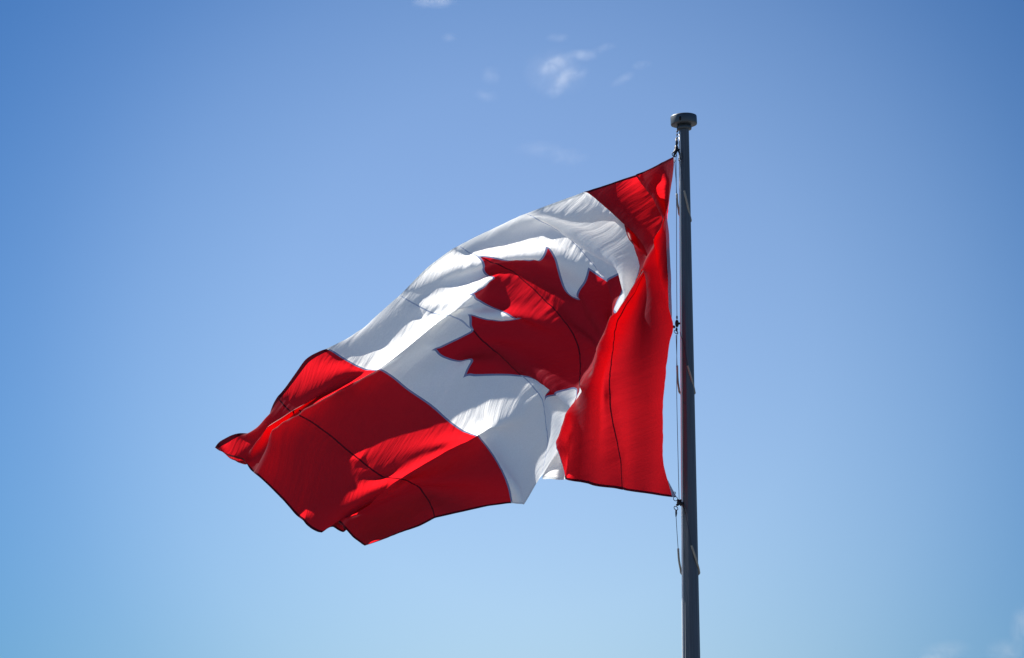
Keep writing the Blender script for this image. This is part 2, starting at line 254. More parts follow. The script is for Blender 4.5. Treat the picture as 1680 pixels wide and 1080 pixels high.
# ---------------------------------------------------------------- the flag: one cloth surface, settled shape in millimetres
# rows run from the top edge (first) to the bottom edge, columns from the hoist to the fly
NU, NV = 97, 49
CLOTH = np.array("""
1865 1990 -418 1824 1973 -494 1794 1961 -572 1775 1953 -654 1761 1950 -737 1740 1944 -821 1690 1920 -892 1614 1884 -914 1537 1847 -917 1460 1817 -908 1448 1808 -981 1484 1823 -1050 1507 1835 -1126 1555 1855 -1179 1490 1829 -1149 1416 1806 -1128 1340 1782 -1131 1265 1758 -1148 1191 1734 -1170 1117 1711 -1198 1045 1688 -1233 975 1668 -1275 919 1650 -1338 881 1639 -1418 856 1636 -1514 859 1640 -1582 859 1646 -1655 854 1647 -1734 788 1621 -1772 711 1594 -1796 634 1567 -1824 559 1541 -1860 486 1516 -1903 417 1492 -1947 346 1468 -1998 268 1442 -2051 164 1406 -2110 113 1387 -2089 54 1360 -2120 -12 1330 -2152 -81 1299 -2190 -150 1269 -2230 -219 1237 -2272 -289 1206 -2316 -361 1173 -2361 -430 1143 -2405 -501 1111 -2457 -574 1078 -2516 -668 1034 -2594 -723 1000 -2555 -791 951 -2568 -855 906 -2606 -916 863 -2653 -977 820 -2701 -1039 774 -2745 -1101 720 -2786 -1160 664 -2829 -1219 608 -2871 -1278 550 -2916 -1338 491 -2965 -1406 423 -3024 -1468 369 -3017 -1534 310 -3032 -1601 251 -3053 -1669 190 -3074 -1737 130 -3094 -1807 69 -3113 -1882 11 -3132 -1961 -44 -3149 -2038 -96 -3162 -2124 -143 -3178 -2217 -190 -3196 -2341 -248 -3235 -2376 -258 -3176 -2450 -291 -3199 -2527 -328 -3230 -2605 -382 -3260 -2657 -445 -3302 -2703 -508 -3351 -2750 -570 -3401 -2798 -633 -3452 -2847 -699 -3499 -2900 -764 -3546 -2951 -821 -3603 -2996 -864 -3680 -3058 -974 -3674 -3100 -1102 -3675 -3125 -1193 -3661 -3150 -1237 -3719 -3215 -1304 -3745 -3310 -1342 -3771 -3404 -1333 -3794 -3497 -1333 -3794 -3583 -1354 -3790 -3667 -1396 -3806 -3761 -1449 -3830 -3819 -1523 -3908
1864 1900 -411 1835 1889 -488 1814 1878 -568 1802 1873 -651 1796 1872 -734 1772 1869 -813 1702 1849 -852 1622 1827 -853 1548 1793 -859 1487 1747 -890 1498 1737 -968 1545 1764 -1028 1585 1790 -1090 1588 1769 -1161 1515 1746 -1139 1440 1727 -1113 1361 1707 -1105 1282 1685 -1112 1204 1663 -1129 1128 1640 -1155 1055 1616 -1191 994 1592 -1245 955 1575 -1321 943 1580 -1406 945 1612 -1485 946 1622 -1566 937 1611 -1648 897 1578 -1715 824 1547 -1746 746 1521 -1768 670 1495 -1796 597 1469 -1832 526 1444 -1873 456 1420 -1917 382 1399 -1958 301 1384 -1993 216 1382 -2017 135 1368 -2017 55 1343 -2037 -18 1313 -2070 -85 1276 -2109 -149 1237 -2153 -211 1199 -2199 -276 1162 -2245 -342 1128 -2292 -408 1095 -2339 -474 1064 -2392 -540 1033 -2450 -607 997 -2501 -671 948 -2516 -732 897 -2551 -789 855 -2602 -847 814 -2654 -908 769 -2698 -972 720 -2735 -1035 667 -2769 -1097 613 -2804 -1159 558 -2840 -1222 503 -2877 -1288 448 -2913 -1357 395 -2942 -1426 337 -2953 -1495 277 -2969 -1565 218 -2988 -1635 161 -3006 -1707 104 -3024 -1781 47 -3041 -1855 -9 -3059 -1931 -64 -3076 -2007 -118 -3092 -2084 -172 -3113 -2163 -228 -3139 -2244 -290 -3161 -2317 -312 -3151 -2390 -353 -3177 -2461 -394 -3213 -2527 -443 -3252 -2582 -498 -3294 -2633 -558 -3339 -2683 -618 -3384 -2734 -680 -3428 -2786 -742 -3470 -2839 -804 -3514 -2893 -863 -3561 -2947 -920 -3604 -3011 -991 -3614 -3076 -1060 -3619 -3145 -1121 -3633 -3199 -1184 -3674 -3257 -1247 -3698 -3330 -1296 -3709 -3406 -1344 -3718 -3475 -1396 -3744 -3545 -1447 -3772 -3613 -1502 -3802 -3688 -1537 -3810 -3759 -1557 -3798
1857 1815 -401 1839 1804 -482 1827 1795 -564 1824 1791 -647 1823 1791 -729 1793 1790 -804 1710 1786 -807 1629 1769 -794 1562 1728 -811 1528 1681 -869 1556 1679 -945 1606 1708 -1003 1648 1732 -1067 1615 1693 -1126 1539 1667 -1112 1462 1650 -1088 1382 1632 -1075 1301 1613 -1076 1221 1592 -1088 1143 1569 -1113 1075 1542 -1157 1029 1517 -1225 1013 1513 -1309 1019 1541 -1391 1027 1584 -1466 1021 1582 -1552 993 1552 -1628 935 1512 -1679 861 1481 -1707 783 1454 -1730 708 1428 -1759 636 1401 -1795 563 1376 -1831 486 1355 -1864 403 1348 -1889 320 1360 -1910 235 1373 -1930 151 1353 -1939 73 1317 -1960 5 1275 -1997 -54 1231 -2043 -112 1189 -2092 -173 1150 -2140 -236 1112 -2187 -300 1076 -2235 -364 1042 -2286 -425 1011 -2341 -487 983 -2399 -548 952 -2454 -604 901 -2494 -658 857 -2547 -713 817 -2603 -773 772 -2650 -837 723 -2684 -905 672 -2711 -971 621 -2737 -1036 568 -2766 -1102 515 -2795 -1169 463 -2824 -1238 414 -2851 -1309 366 -2876 -1377 304 -2893 -1446 244 -2911 -1517 186 -2928 -1589 129 -2946 -1661 73 -2963 -1734 16 -2981 -1807 -41 -3000 -1881 -97 -3019 -1955 -153 -3039 -2028 -210 -3063 -2102 -267 -3087 -2181 -329 -3105 -2256 -361 -3112 -2325 -403 -3149 -2391 -445 -3194 -2454 -492 -3238 -2510 -546 -3280 -2563 -604 -3321 -2616 -665 -3361 -2670 -726 -3399 -2726 -787 -3436 -2783 -847 -3473 -2842 -906 -3508 -2904 -962 -3540 -2971 -1026 -3552 -3036 -1090 -3563 -3102 -1153 -3583 -3168 -1215 -3608 -3234 -1276 -3629 -3301 -1338 -3652 -3367 -1397 -3678 -3431 -1457 -3712 -3500 -1521 -3745 -3574 -1610 -3777 -3653 -1633 -3766 -3696 -1575 -3720
1849 1731 -391 1837 1720 -473 1832 1711 -557 1834 1706 -643 1835 1706 -722 1797 1712 -791 1720 1732 -762 1641 1707 -741 1584 1657 -774 1576 1619 -846 1614 1624 -918 1665 1650 -979 1702 1665 -1050 1642 1623 -1084 1564 1596 -1072 1485 1577 -1051 1404 1560 -1038 1322 1543 -1036 1241 1523 -1046 1165 1497 -1075 1107 1468 -1131 1081 1451 -1211 1084 1466 -1296 1095 1507 -1371 1101 1542 -1450 1084 1528 -1534 1039 1489 -1598 973 1449 -1637 897 1419 -1662 820 1392 -1685 745 1365 -1713 670 1339 -1744 590 1319 -1769 505 1316 -1787 422 1339 -1803 342 1368 -1824 254 1363 -1846 179 1320 -1867 116 1271 -1904 59 1225 -1953 5 1183 -2006 -54 1140 -2055 -115 1099 -2101 -177 1060 -2150 -238 1024 -2202 -297 992 -2259 -355 965 -2320 -412 943 -2383 -470 918 -2444 -525 871 -2496 -578 827 -2550 -637 779 -2596 -703 728 -2626 -774 679 -2646 -846 633 -2663 -915 583 -2684 -981 531 -2712 -1048 479 -2739 -1115 428 -2766 -1182 379 -2795 -1248 333 -2826 -1317 269 -2846 -1387 210 -2863 -1458 152 -2880 -1530 95 -2898 -1601 37 -2918 -1673 -20 -2937 -1746 -77 -2957 -1819 -134 -2976 -1892 -191 -2998 -1964 -248 -3022 -2038 -305 -3042 -2118 -368 -3055 -2190 -406 -3080 -2253 -445 -3129 -2315 -486 -3180 -2378 -534 -3223 -2438 -589 -3260 -2494 -648 -3296 -2551 -709 -3331 -2608 -770 -3364 -2668 -830 -3395 -2729 -890 -3425 -2794 -947 -3453 -2862 -1004 -3478 -2923 -1068 -3498 -2985 -1132 -3519 -3048 -1196 -3543 -3113 -1258 -3568 -3177 -1320 -3593 -3242 -1382 -3622 -3306 -1441 -3652 -3372 -1502 -3681 -3442 -1569 -3707 -3512 -1653 -3730 -3595 -1668 -3702 -3630 -1593 -3657
1836 1650 -376 1830 1637 -458 1829 1628 -541 1831 1623 -625 1827 1622 -709 1791 1633 -784 1717 1661 -772 1665 1634 -710 1612 1584 -744 1624 1558 -820 1669 1568 -889 1717 1588 -957 1743 1589 -1036 1667 1555 -1041 1587 1530 -1024 1508 1510 -1006 1426 1492 -994 1344 1475 -992 1263 1453 -1005 1192 1424 -1043 1151 1397 -1113 1146 1397 -1199 1158 1431 -1277 1171 1475 -1350 1171 1497 -1435 1138 1467 -1511 1081 1425 -1561 1008 1389 -1589 930 1361 -1609 853 1335 -1631 776 1309 -1656 695 1290 -1677 610 1287 -1691 527 1312 -1702 448 1346 -1717 361 1355 -1737 295 1330 -1783 239 1273 -1828 185 1226 -1879 131 1183 -1933 74 1139 -1983 14 1095 -2028 -47 1052 -2076 -106 1015 -2131 -162 985 -2192 -216 962 -2259 -270 944 -2326 -328 923 -2391 -394 892 -2445 -445 840 -2495 -505 787 -2534 -573 736 -2557 -648 691 -2571 -725 650 -2582 -797 602 -2599 -861 548 -2628 -922 495 -2661 -987 443 -2692 -1050 391 -2725 -1112 340 -2762 -1177 295 -2797 -1249 233 -2811 -1321 175 -2825 -1393 117 -2842 -1463 60 -2862 -1534 2 -2882 -1606 -56 -2902 -1679 -113 -2921 -1752 -170 -2942 -1824 -227 -2965 -1895 -285 -2988 -1971 -343 -3007 -2052 -406 -3021 -2116 -445 -3061 -2175 -480 -3119 -2239 -522 -3167 -2306 -574 -3201 -2369 -630 -3231 -2429 -689 -3260 -2489 -749 -3290 -2550 -809 -3317 -2613 -869 -3344 -2677 -927 -3370 -2744 -984 -3396 -2810 -1040 -3423 -2871 -1105 -3445 -2931 -1169 -3469 -2993 -1232 -3494 -3056 -1294 -3521 -3119 -1356 -3549 -3183 -1418 -3579 -3252 -1474 -3603 -3323 -1530 -3626 -3392 -1593 -3648 -3460 -1673 -3669 -3540 -1688 -3640 -3565 -1608 -3603
1823 1567 -360 1820 1554 -442 1821 1545 -524 1823 1540 -608 1818 1539 -692 1792 1543 -768 1730 1565 -733 1682 1560 -671 1642 1511 -716 1668 1494 -791 1719 1509 -857 1768 1528 -926 1773 1508 -1013 1690 1486 -997 1609 1465 -975 1529 1444 -956 1448 1427 -946 1365 1408 -946 1286 1384 -965 1226 1352 -1016 1207 1335 -1098 1218 1355 -1181 1234 1399 -1253 1244 1435 -1331 1232 1439 -1417 1186 1404 -1483 1118 1364 -1515 1040 1334 -1533 960 1309 -1549 882 1284 -1568 801 1264 -1587 716 1258 -1599 632 1278 -1607 551 1307 -1617 466 1316 -1634 396 1293 -1681 372 1290 -1765 318 1238 -1818 262 1190 -1869 205 1144 -1917 145 1097 -1960 85 1052 -2007 29 1014 -2065 -24 988 -2131 -76 970 -2200 -130 954 -2270 -185 931 -2336 -245 898 -2395 -312 852 -2435 -377 800 -2461 -449 751 -2478 -528 711 -2488 -607 672 -2498 -680 624 -2514 -742 567 -2544 -792 511 -2589 -850 459 -2629 -913 408 -2665 -974 357 -2706 -1037 305 -2743 -1106 256 -2764 -1181 199 -2774 -1253 143 -2788 -1323 85 -2808 -1393 27 -2830 -1464 -30 -2849 -1536 -88 -2868 -1609 -145 -2888 -1681 -203 -2910 -1752 -260 -2935 -1825 -318 -2958 -1900 -379 -2975 -1980 -445 -2989 -2037 -475 -3048 -2096 -512 -3107 -2165 -561 -3142 -2237 -612 -3164 -2305 -667 -3185 -2370 -724 -3208 -2435 -782 -3232 -2500 -840 -3255 -2567 -897 -3278 -2634 -954 -3303 -2701 -1010 -3328 -2768 -1067 -3353 -2830 -1129 -3375 -2895 -1190 -3397 -2960 -1250 -3420 -3026 -1309 -3445 -3096 -1363 -3472 -3170 -1412 -3500 -3245 -1456 -3526 -3314 -1515 -3549 -3364 -1595 -3575 -3407 -1687 -3612 -3477 -1716 -3588 -3483 -1624 -3571
1809 1485 -342 1809 1472 -424 1811 1462 -507 1813 1456 -589 1812 1456 -672 1791 1455 -748 1747 1486 -695 1702 1485 -631 1673 1438 -686 1707 1426 -759 1764 1448 -817 1819 1471 -879 1787 1446 -943 1704 1426 -938 1625 1400 -922 1545 1380 -904 1464 1362 -894 1383 1342 -898 1309 1313 -927 1270 1282 -995 1273 1285 -1080 1292 1322 -1155 1309 1363 -1229 1314 1385 -1313 1293 1381 -1399 1227 1341 -1443 1147 1311 -1455 1067 1288 -1466 987 1264 -1481 906 1242 -1498 823 1231 -1510 738 1241 -1517 655 1263 -1524 570 1271 -1538 494 1251 -1579 459 1236 -1658 450 1255 -1748 395 1203 -1805 336 1152 -1851 274 1102 -1892 217 1057 -1939 164 1020 -2001 113 996 -2070 62 980 -2140 10 962 -2210 -45 933 -2274 -106 894 -2328 -176 851 -2364 -256 821 -2379 -333 776 -2391 -413 739 -2401 -491 698 -2412 -562 646 -2430 -622 587 -2464 -670 531 -2513 -715 480 -2568 -770 431 -2615 -831 383 -2660 -893 330 -2699 -961 272 -2717 -1037 221 -2723 -1111 170 -2734 -1180 114 -2756 -1248 57 -2780 -1318 -1 -2800 -1390 -57 -2817 -1462 -115 -2837 -1535 -173 -2858 -1607 -231 -2881 -1678 -288 -2908 -1750 -348 -2929 -1827 -410 -2944 -1906 -480 -2959 -1958 -501 -3033 -2024 -548 -3076 -2103 -594 -3091 -2181 -640 -3103 -2254 -690 -3119 -2325 -744 -3137 -2396 -798 -3156 -2467 -852 -3176 -2537 -907 -3198 -2608 -961 -3221 -2679 -1015 -3246 -2750 -1068 -3269 -2820 -1121 -3292 -2890 -1174 -3315 -2962 -1225 -3339 -3034 -1271 -3370 -3108 -1308 -3411 -3184 -1357 -3442 -3250 -1424 -3453 -3289 -1508 -3475 -3311 -1592 -3523 -3337 -1686 -3582 -3396 -1735 -3557 -3404 -1647 -3543
1790 1404 -324 1798 1390 -405 1801 1378 -487 1801 1371 -563 1799 1368 -636 1792 1374 -706 1780 1420 -657 1733 1409 -599 1711 1365 -654 1741 1355 -723 1795 1378 -774 1843 1393 -833 1782 1422 -860 1708 1381 -865 1638 1340 -862 1561 1316 -849 1480 1297 -841 1401 1275 -850 1339 1240 -894 1325 1221 -975 1344 1244 -1054 1366 1284 -1127 1378 1311 -1207 1372 1318 -1294 1338 1319 -1372 1252 1292 -1380 1170 1272 -1382 1090 1248 -1394 1011 1223 -1410 929 1206 -1424 844 1206 -1431 760 1219 -1436 674 1224 -1448 595 1208 -1480 543 1185 -1548 530 1191 -1637 523 1210 -1725 465 1161 -1782 404 1110 -1824 344 1060 -1869 296 1025 -1932 248 1004 -2005 199 987 -2076 147 963 -2144 91 929 -2205 27 887 -2252 -48 846 -2281 -133 821 -2293 -221 811 -2301 -301 771 -2312 -377 724 -2325 -443 667 -2348 -498 608 -2389 -544 556 -2446 -585 513 -2511 -626 468 -2574 -682 420 -2624 -747 370 -2665 -811 309 -2682 -882 249 -2681 -962 188 -2682 -1031 145 -2710 -1098 92 -2739 -1168 36 -2759 -1239 -22 -2774 -1311 -79 -2792 -1381 -136 -2814 -1455 -193 -2836 -1526 -252 -2859 -1599 -308 -2883 -1672 -370 -2901 -1750 -433 -2915 -1832 -512 -2929 -1885 -527 -3003 -1964 -570 -3017 -2050 -605 -3022 -2130 -650 -3031 -2210 -697 -3045 -2287 -747 -3060 -2365 -798 -3077 -2443 -849 -3096 -2522 -897 -3118 -2602 -942 -3143 -2684 -985 -3172 -2761 -1028 -3200 -2834 -1072 -3228 -2905 -1118 -3257 -2975 -1160 -3287 -3047 -1202 -3323 -3116 -1244 -3357 -3163 -1331 -3373 -3192 -1422 -3402 -3214 -1498 -3452 -3234 -1571 -3505 -3265 -1653 -3531 -3314 -1718 -3519 -3372 -1708 -3474
1768 1323 -306 1790 1307 -385 1795 1295 -466 1784 1290 -539 1779 1298 -590 1783 1333 -610 1786 1362 -594 1764 1314 -586 1751 1280 -622 1761 1272 -679 1783 1286 -741 1805 1311 -818 1788 1370 -887 1734 1310 -832 1657 1278 -807 1578 1254 -793 1498 1233 -788 1421 1206 -805 1379 1170 -867 1389 1170 -950 1413 1200 -1025 1424 1219 -1108 1398 1224 -1190 1342 1257 -1249 1314 1342 -1310 1262 1282 -1294 1190 1240 -1305 1114 1208 -1322 1034 1183 -1339 951 1172 -1349 866 1176 -1354 781 1178 -1362 699 1165 -1387 634 1139 -1441 605 1128 -1525 601 1148 -1611 591 1163 -1699 533 1116 -1754 473 1067 -1799 420 1024 -1857 381 1010 -1933 335 991 -2007 282 958 -2070 223 920 -2127 155 879 -2170 76 844 -2192 -12 829 -2203 -101 826 -2213 -188 803 -2223 -260 749 -2242 -320 688 -2275 -369 633 -2326 -416 592 -2391 -461 558 -2460 -500 517 -2528 -535 470 -2592 -590 416 -2639 -660 359 -2664 -722 296 -2661 -791 235 -2665 -870 170 -2683 -940 141 -2724 -1007 83 -2741 -1079 23 -2756 -1148 -34 -2771 -1223 -91 -2794 -1290 -146 -2814 -1368 -207 -2837 -1435 -262 -2856 -1514 -323 -2879 -1581 -379 -2892 -1668 -447 -2909 -1750 -514 -2924 -1815 -547 -2970 -1889 -584 -2968 -1979 -635 -2992 -2054 -680 -3015 -2138 -729 -3051 -2217 -770 -3082 -2302 -813 -3116 -2385 -851 -3145 -2471 -891 -3175 -2554 -930 -3202 -2635 -970 -3232 -2713 -1011 -3261 -2788 -1053 -3290 -2860 -1097 -3319 -2928 -1145 -3349 -2991 -1202 -3375 -3046 -1270 -3388 -3087 -1348 -3396 -3116 -1428 -3420 -3137 -1507 -3450 -3165 -1588 -3467 -3210 -1661 -3468 -3259 -1728 -3458 -3320 -1782 -3444
1768 1237 -287 1790 1225 -366 1792 1212 -447 1765 1208 -512 1751 1226 -542 1753 1250 -551 1754 1255 -553 1744 1222 -562 1740 1196 -590 1746 1193 -638 1759 1209 -695 1771 1240 -752 1773 1268 -789 1742 1236 -783 1671 1209 -756 1593 1189 -738 1514 1167 -736 1446 1134 -766 1430 1107 -842 1452 1119 -922 1467 1132 -1004 1437 1131 -1084 1369 1157 -1135 1320 1232 -1162 1317 1329 -1192 1284 1253 -1214 1217 1200 -1235 1141 1165 -1254 1059 1143 -1268 975 1136 -1275 890 1134 -1282 807 1122 -1300 734 1098 -1342 687 1076 -1413 674 1081 -1501 672 1107 -1585 660 1116 -1672 601 1070 -1727 545 1025 -1779 501 996 -1848 468 991 -1928 416 958 -1991 350 910 -2039 281 869 -2083 198 844 -2101 110 840 -2111 21 836 -2121 -66 815 -2134 -135 773 -2167 -190 713 -2215 -238 668 -2277 -287 639 -2345 -340 613 -2414 -383 571 -2481 -419 518 -2543 -434 466 -2607 -494 403 -2647 -583 336 -2668 -656 275 -2691 -732 224 -2714 -807 175 -2738 -878 120 -2767 -950 61 -2787 -1023 3 -2805 -1095 -55 -2823 -1167 -114 -2843 -1238 -173 -2863 -1311 -233 -2884 -1383 -291 -2905 -1459 -348 -2926 -1533 -405 -2945 -1615 -461 -2963 -1694 -515 -2985 -1770 -560 -3021 -1856 -605 -3037 -1939 -648 -3058 -2023 -691 -3086 -2104 -734 -3119 -2186 -776 -3152 -2268 -820 -3183 -2351 -864 -3212 -2433 -908 -3239 -2514 -951 -3266 -2593 -994 -3293 -2669 -1037 -3320 -2742 -1082 -3347 -2812 -1129 -3372 -2879 -1179 -3398 -2940 -1236 -3420 -2988 -1307 -3427 -3019 -1384 -3418 -3046 -1462 -3407 -3083 -1537 -3400 -3129 -1607 -3397 -3178 -1675 -3392 -3226 -1743 -3385 -3274 -1813 -3381
1769 1152 -271 1791 1141 -349 1789 1129 -428 1743 1123 -488 1711 1157 -493 1715 1160 -515 1715 1149 -528 1710 1128 -537 1710 1113 -556 1719 1117 -594 1731 1137 -642 1743 1165 -686 1748 1178 -711 1733 1161 -710 1683 1139 -702 1609 1121 -685 1532 1098 -687 1478 1062 -734 1485 1048 -814 1505 1054 -896 1487 1048 -978 1419 1059 -1029 1352 1113 -1056 1332 1199 -1071 1369 1256 -1115 1315 1201 -1148 1245 1152 -1170 1167 1119 -1187 1085 1101 -1198 1000 1093 -1205 917 1081 -1218 839 1059 -1249 779 1032 -1308 750 1020 -1390 745 1040 -1475 742 1063 -1560 723 1061 -1645 666 1020 -1702 615 981 -1760 574 953 -1830 529 927 -1898 467 893 -1949 399 855 -1991 318 829 -2014 231 850 -2019 142 837 -2030 59 805 -2051 -11 764 -2091 -57 739 -2162 -109 700 -2225 -156 675 -2297 -207 646 -2367 -267 606 -2421 -318 536 -2461 -372 472 -2502 -431 414 -2543 -497 359 -2578 -564 298 -2606 -634 237 -2633 -703 179 -2664 -772 125 -2698 -840 69 -2730 -909 10 -2759 -977 -50 -2789 -1048 -109 -2815 -1117 -168 -2842 -1189 -227 -2868 -1260 -285 -2893 -1333 -343 -2919 -1408 -400 -2940 -1483 -456 -2965 -1563 -510 -2982 -1638 -567 -3004 -1726 -616 -3015 -1810 -663 -3034 -1899 -707 -3053 -1986 -752 -3080 -2075 -795 -3101 -2163 -839 -3131 -2252 -881 -3149 -2341 -926 -3177 -2429 -968 -3196 -2515 -1011 -3222 -2602 -1053 -3246 -2681 -1095 -3270 -2754 -1139 -3294 -2825 -1181 -3314 -2891 -1227 -3338 -2966 -1258 -3349 -3036 -1300 -3369 -3062 -1373 -3352 -3059 -1452 -3328 -3082 -1532 -3319 -3122 -1605 -3314 -3168 -1675 -3310 -3213 -1745 -3305 -3257 -1816 -3300
1771 1066 -258 1788 1056 -337 1770 1046 -414 1703 1054 -450 1655 1099 -427 1678 1072 -492 1678 1053 -505 1675 1039 -509 1679 1033 -516 1691 1043 -547 1705 1065 -587 1716 1090 -625 1719 1102 -647 1709 1085 -643 1683 1063 -636 1627 1048 -635 1559 1024 -647 1517 992 -703 1534 984 -782 1535 974 -865 1478 971 -928 1406 1014 -951 1353 1084 -967 1370 1164 -992 1413 1186 -1060 1347 1138 -1091 1273 1097 -1109 1193 1068 -1122 1110 1053 -1131 1026 1041 -1142 946 1021 -1163 877 992 -1207 833 969 -1280 819 974 -1366 818 1002 -1448 809 1014 -1534 780 1002 -1615 727 966 -1675 680 930 -1737 635 897 -1801 579 864 -1857 512 832 -1900 434 806 -1927 349 811 -1935 271 841 -1941 186 794 -1971 114 750 -2013 56 716 -2074 19 701 -2154 -34 664 -2219 -95 627 -2275 -175 601 -2311 -262 593 -2340 -309 511 -2387 -365 445 -2430 -427 386 -2469 -494 330 -2502 -559 270 -2532 -628 211 -2561 -700 156 -2591 -773 108 -2624 -844 55 -2655 -916 1 -2685 -985 -56 -2714 -1059 -109 -2741 -1131 -163 -2769 -1206 -216 -2795 -1278 -272 -2820 -1351 -327 -2845 -1424 -383 -2866 -1497 -440 -2889 -1574 -495 -2905 -1646 -554 -2925 -1736 -596 -2937 -1821 -643 -2954 -1909 -686 -2973 -1996 -730 -2997 -2083 -774 -3018 -2169 -818 -3044 -2255 -861 -3064 -2341 -905 -3088 -2425 -948 -3107 -2508 -990 -3130 -2589 -1033 -3153 -2665 -1078 -3176 -2739 -1121 -3198 -2812 -1162 -3219 -2885 -1203 -3241 -2959 -1240 -3256 -3027 -1286 -3267 -3062 -1357 -3260 -3076 -1437 -3248 -3097 -1516 -3239 -3132 -1592 -3233 -3172 -1664 -3228 -3214 -1736 -3223 -3254 -1809 -3217
1773 979 -251 1781 972 -331 1738 970 -399 1658 998 -399 1625 1042 -359 1643 998 -427 1642 973 -435 1642 960 -447 1650 958 -466 1664 968 -498 1679 990 -534 1689 1015 -568 1689 1030 -589 1676 1015 -584 1656 988 -575 1631 961 -579 1602 937 -606 1562 925 -665 1569 912 -745 1535 894 -817 1465 925 -848 1420 994 -864 1375 1066 -879 1417 1110 -932 1445 1121 -1010 1376 1074 -1037 1298 1038 -1050 1217 1014 -1059 1134 1001 -1068 1051 985 -1082 977 956 -1114 922 926 -1173 897 915 -1255 894 939 -1339 890 962 -1422 870 959 -1506 835 942 -1584 786 909 -1646 738 872 -1706 684 836 -1762 618 804 -1807 542 778 -1838 458 769 -1852 372 773 -1860 292 761 -1887 225 727 -1933 165 690 -1986 118 663 -2056 84 650 -2137 20 609 -2190 -54 571 -2230 -133 541 -2262 -210 511 -2297 -275 460 -2334 -341 405 -2368 -412 354 -2399 -483 304 -2428 -553 250 -2456 -629 201 -2484 -706 158 -2515 -778 108 -2548 -849 58 -2580 -922 7 -2611 -997 -39 -2643 -1073 -84 -2674 -1149 -132 -2701 -1223 -184 -2726 -1295 -239 -2749 -1367 -295 -2770 -1440 -352 -2791 -1513 -409 -2810 -1588 -464 -2828 -1665 -520 -2844 -1748 -567 -2857 -1833 -613 -2870 -1919 -658 -2889 -2004 -702 -2908 -2089 -747 -2931 -2175 -791 -2953 -2260 -835 -2975 -2344 -879 -2996 -2428 -923 -3017 -2510 -967 -3038 -2590 -1011 -3060 -2661 -1064 -3083 -2738 -1102 -3106 -2813 -1140 -3128 -2885 -1180 -3149 -2953 -1227 -3164 -3020 -1274 -3172 -3053 -1348 -3170 -3072 -1428 -3163 -3100 -1507 -3158 -3136 -1582 -3152 -3175 -1655 -3146 -3214 -1727 -3140 -3253 -1799 -3134
1776 892 -248 1776 888 -329 1716 890 -381 1658 927 -343 1641 978 -288 1599 935 -322 1601 900 -357 1607 886 -382 1622 883 -412 1639 893 -447 1655 914 -482 1663 940 -511 1660 956 -528 1643 944 -524 1622 917 -517 1605 886 -523 1592 862 -552 1581 848 -609 1577 837 -690 1515 844 -740 1484 916 -760 1457 992 -774 1402 1022 -808 1441 1031 -886 1477 1049 -961 1401 1008 -983 1321 977 -991 1238 958 -997 1155 945 -1006 1075 925 -1026 1014 889 -1071 978 865 -1145 971 876 -1230 970 904 -1311 956 909 -1396 922 897 -1473 888 882 -1551 840 850 -1615 785 811 -1668 722 775 -1713 648 748 -1748 567 733 -1769 483 728 -1781 400 717 -1800 327 692 -1841 266 660 -1893 215 628 -1955 178 607 -2032 144 597 -2114 72 553 -2156 -5 515 -2190 -83 483 -2223 -158 450 -2257 -233 407 -2284 -312 367 -2305 -396 333 -2325 -481 301 -2349 -565 273 -2385 -646 264 -2451 -719 233 -2511 -792 180 -2541 -867 129 -2566 -940 72 -2585 -1013 18 -2601 -1085 -41 -2617 -1155 -98 -2634 -1226 -156 -2653 -1296 -214 -2673 -1368 -271 -2692 -1439 -329 -2711 -1511 -386 -2728 -1585 -442 -2746 -1655 -501 -2758 -1744 -545 -2774 -1831 -590 -2777 -1917 -636 -2803 -2006 -680 -2813 -2089 -727 -2843 -2179 -772 -2858 -2261 -820 -2885 -2350 -865 -2902 -2432 -913 -2924 -2518 -959 -2943 -2602 -1005 -2967 -2668 -1081 -2991 -2749 -1096 -3011 -2818 -1136 -3035 -2888 -1174 -3055 -2942 -1231 -3074 -3018 -1262 -3080 -3032 -1349 -3082 -3039 -1437 -3086 -3072 -1515 -3081 -3114 -1587 -3073 -3157 -1658 -3066 -3200 -1728 -3059 -3243 -1797 -3052
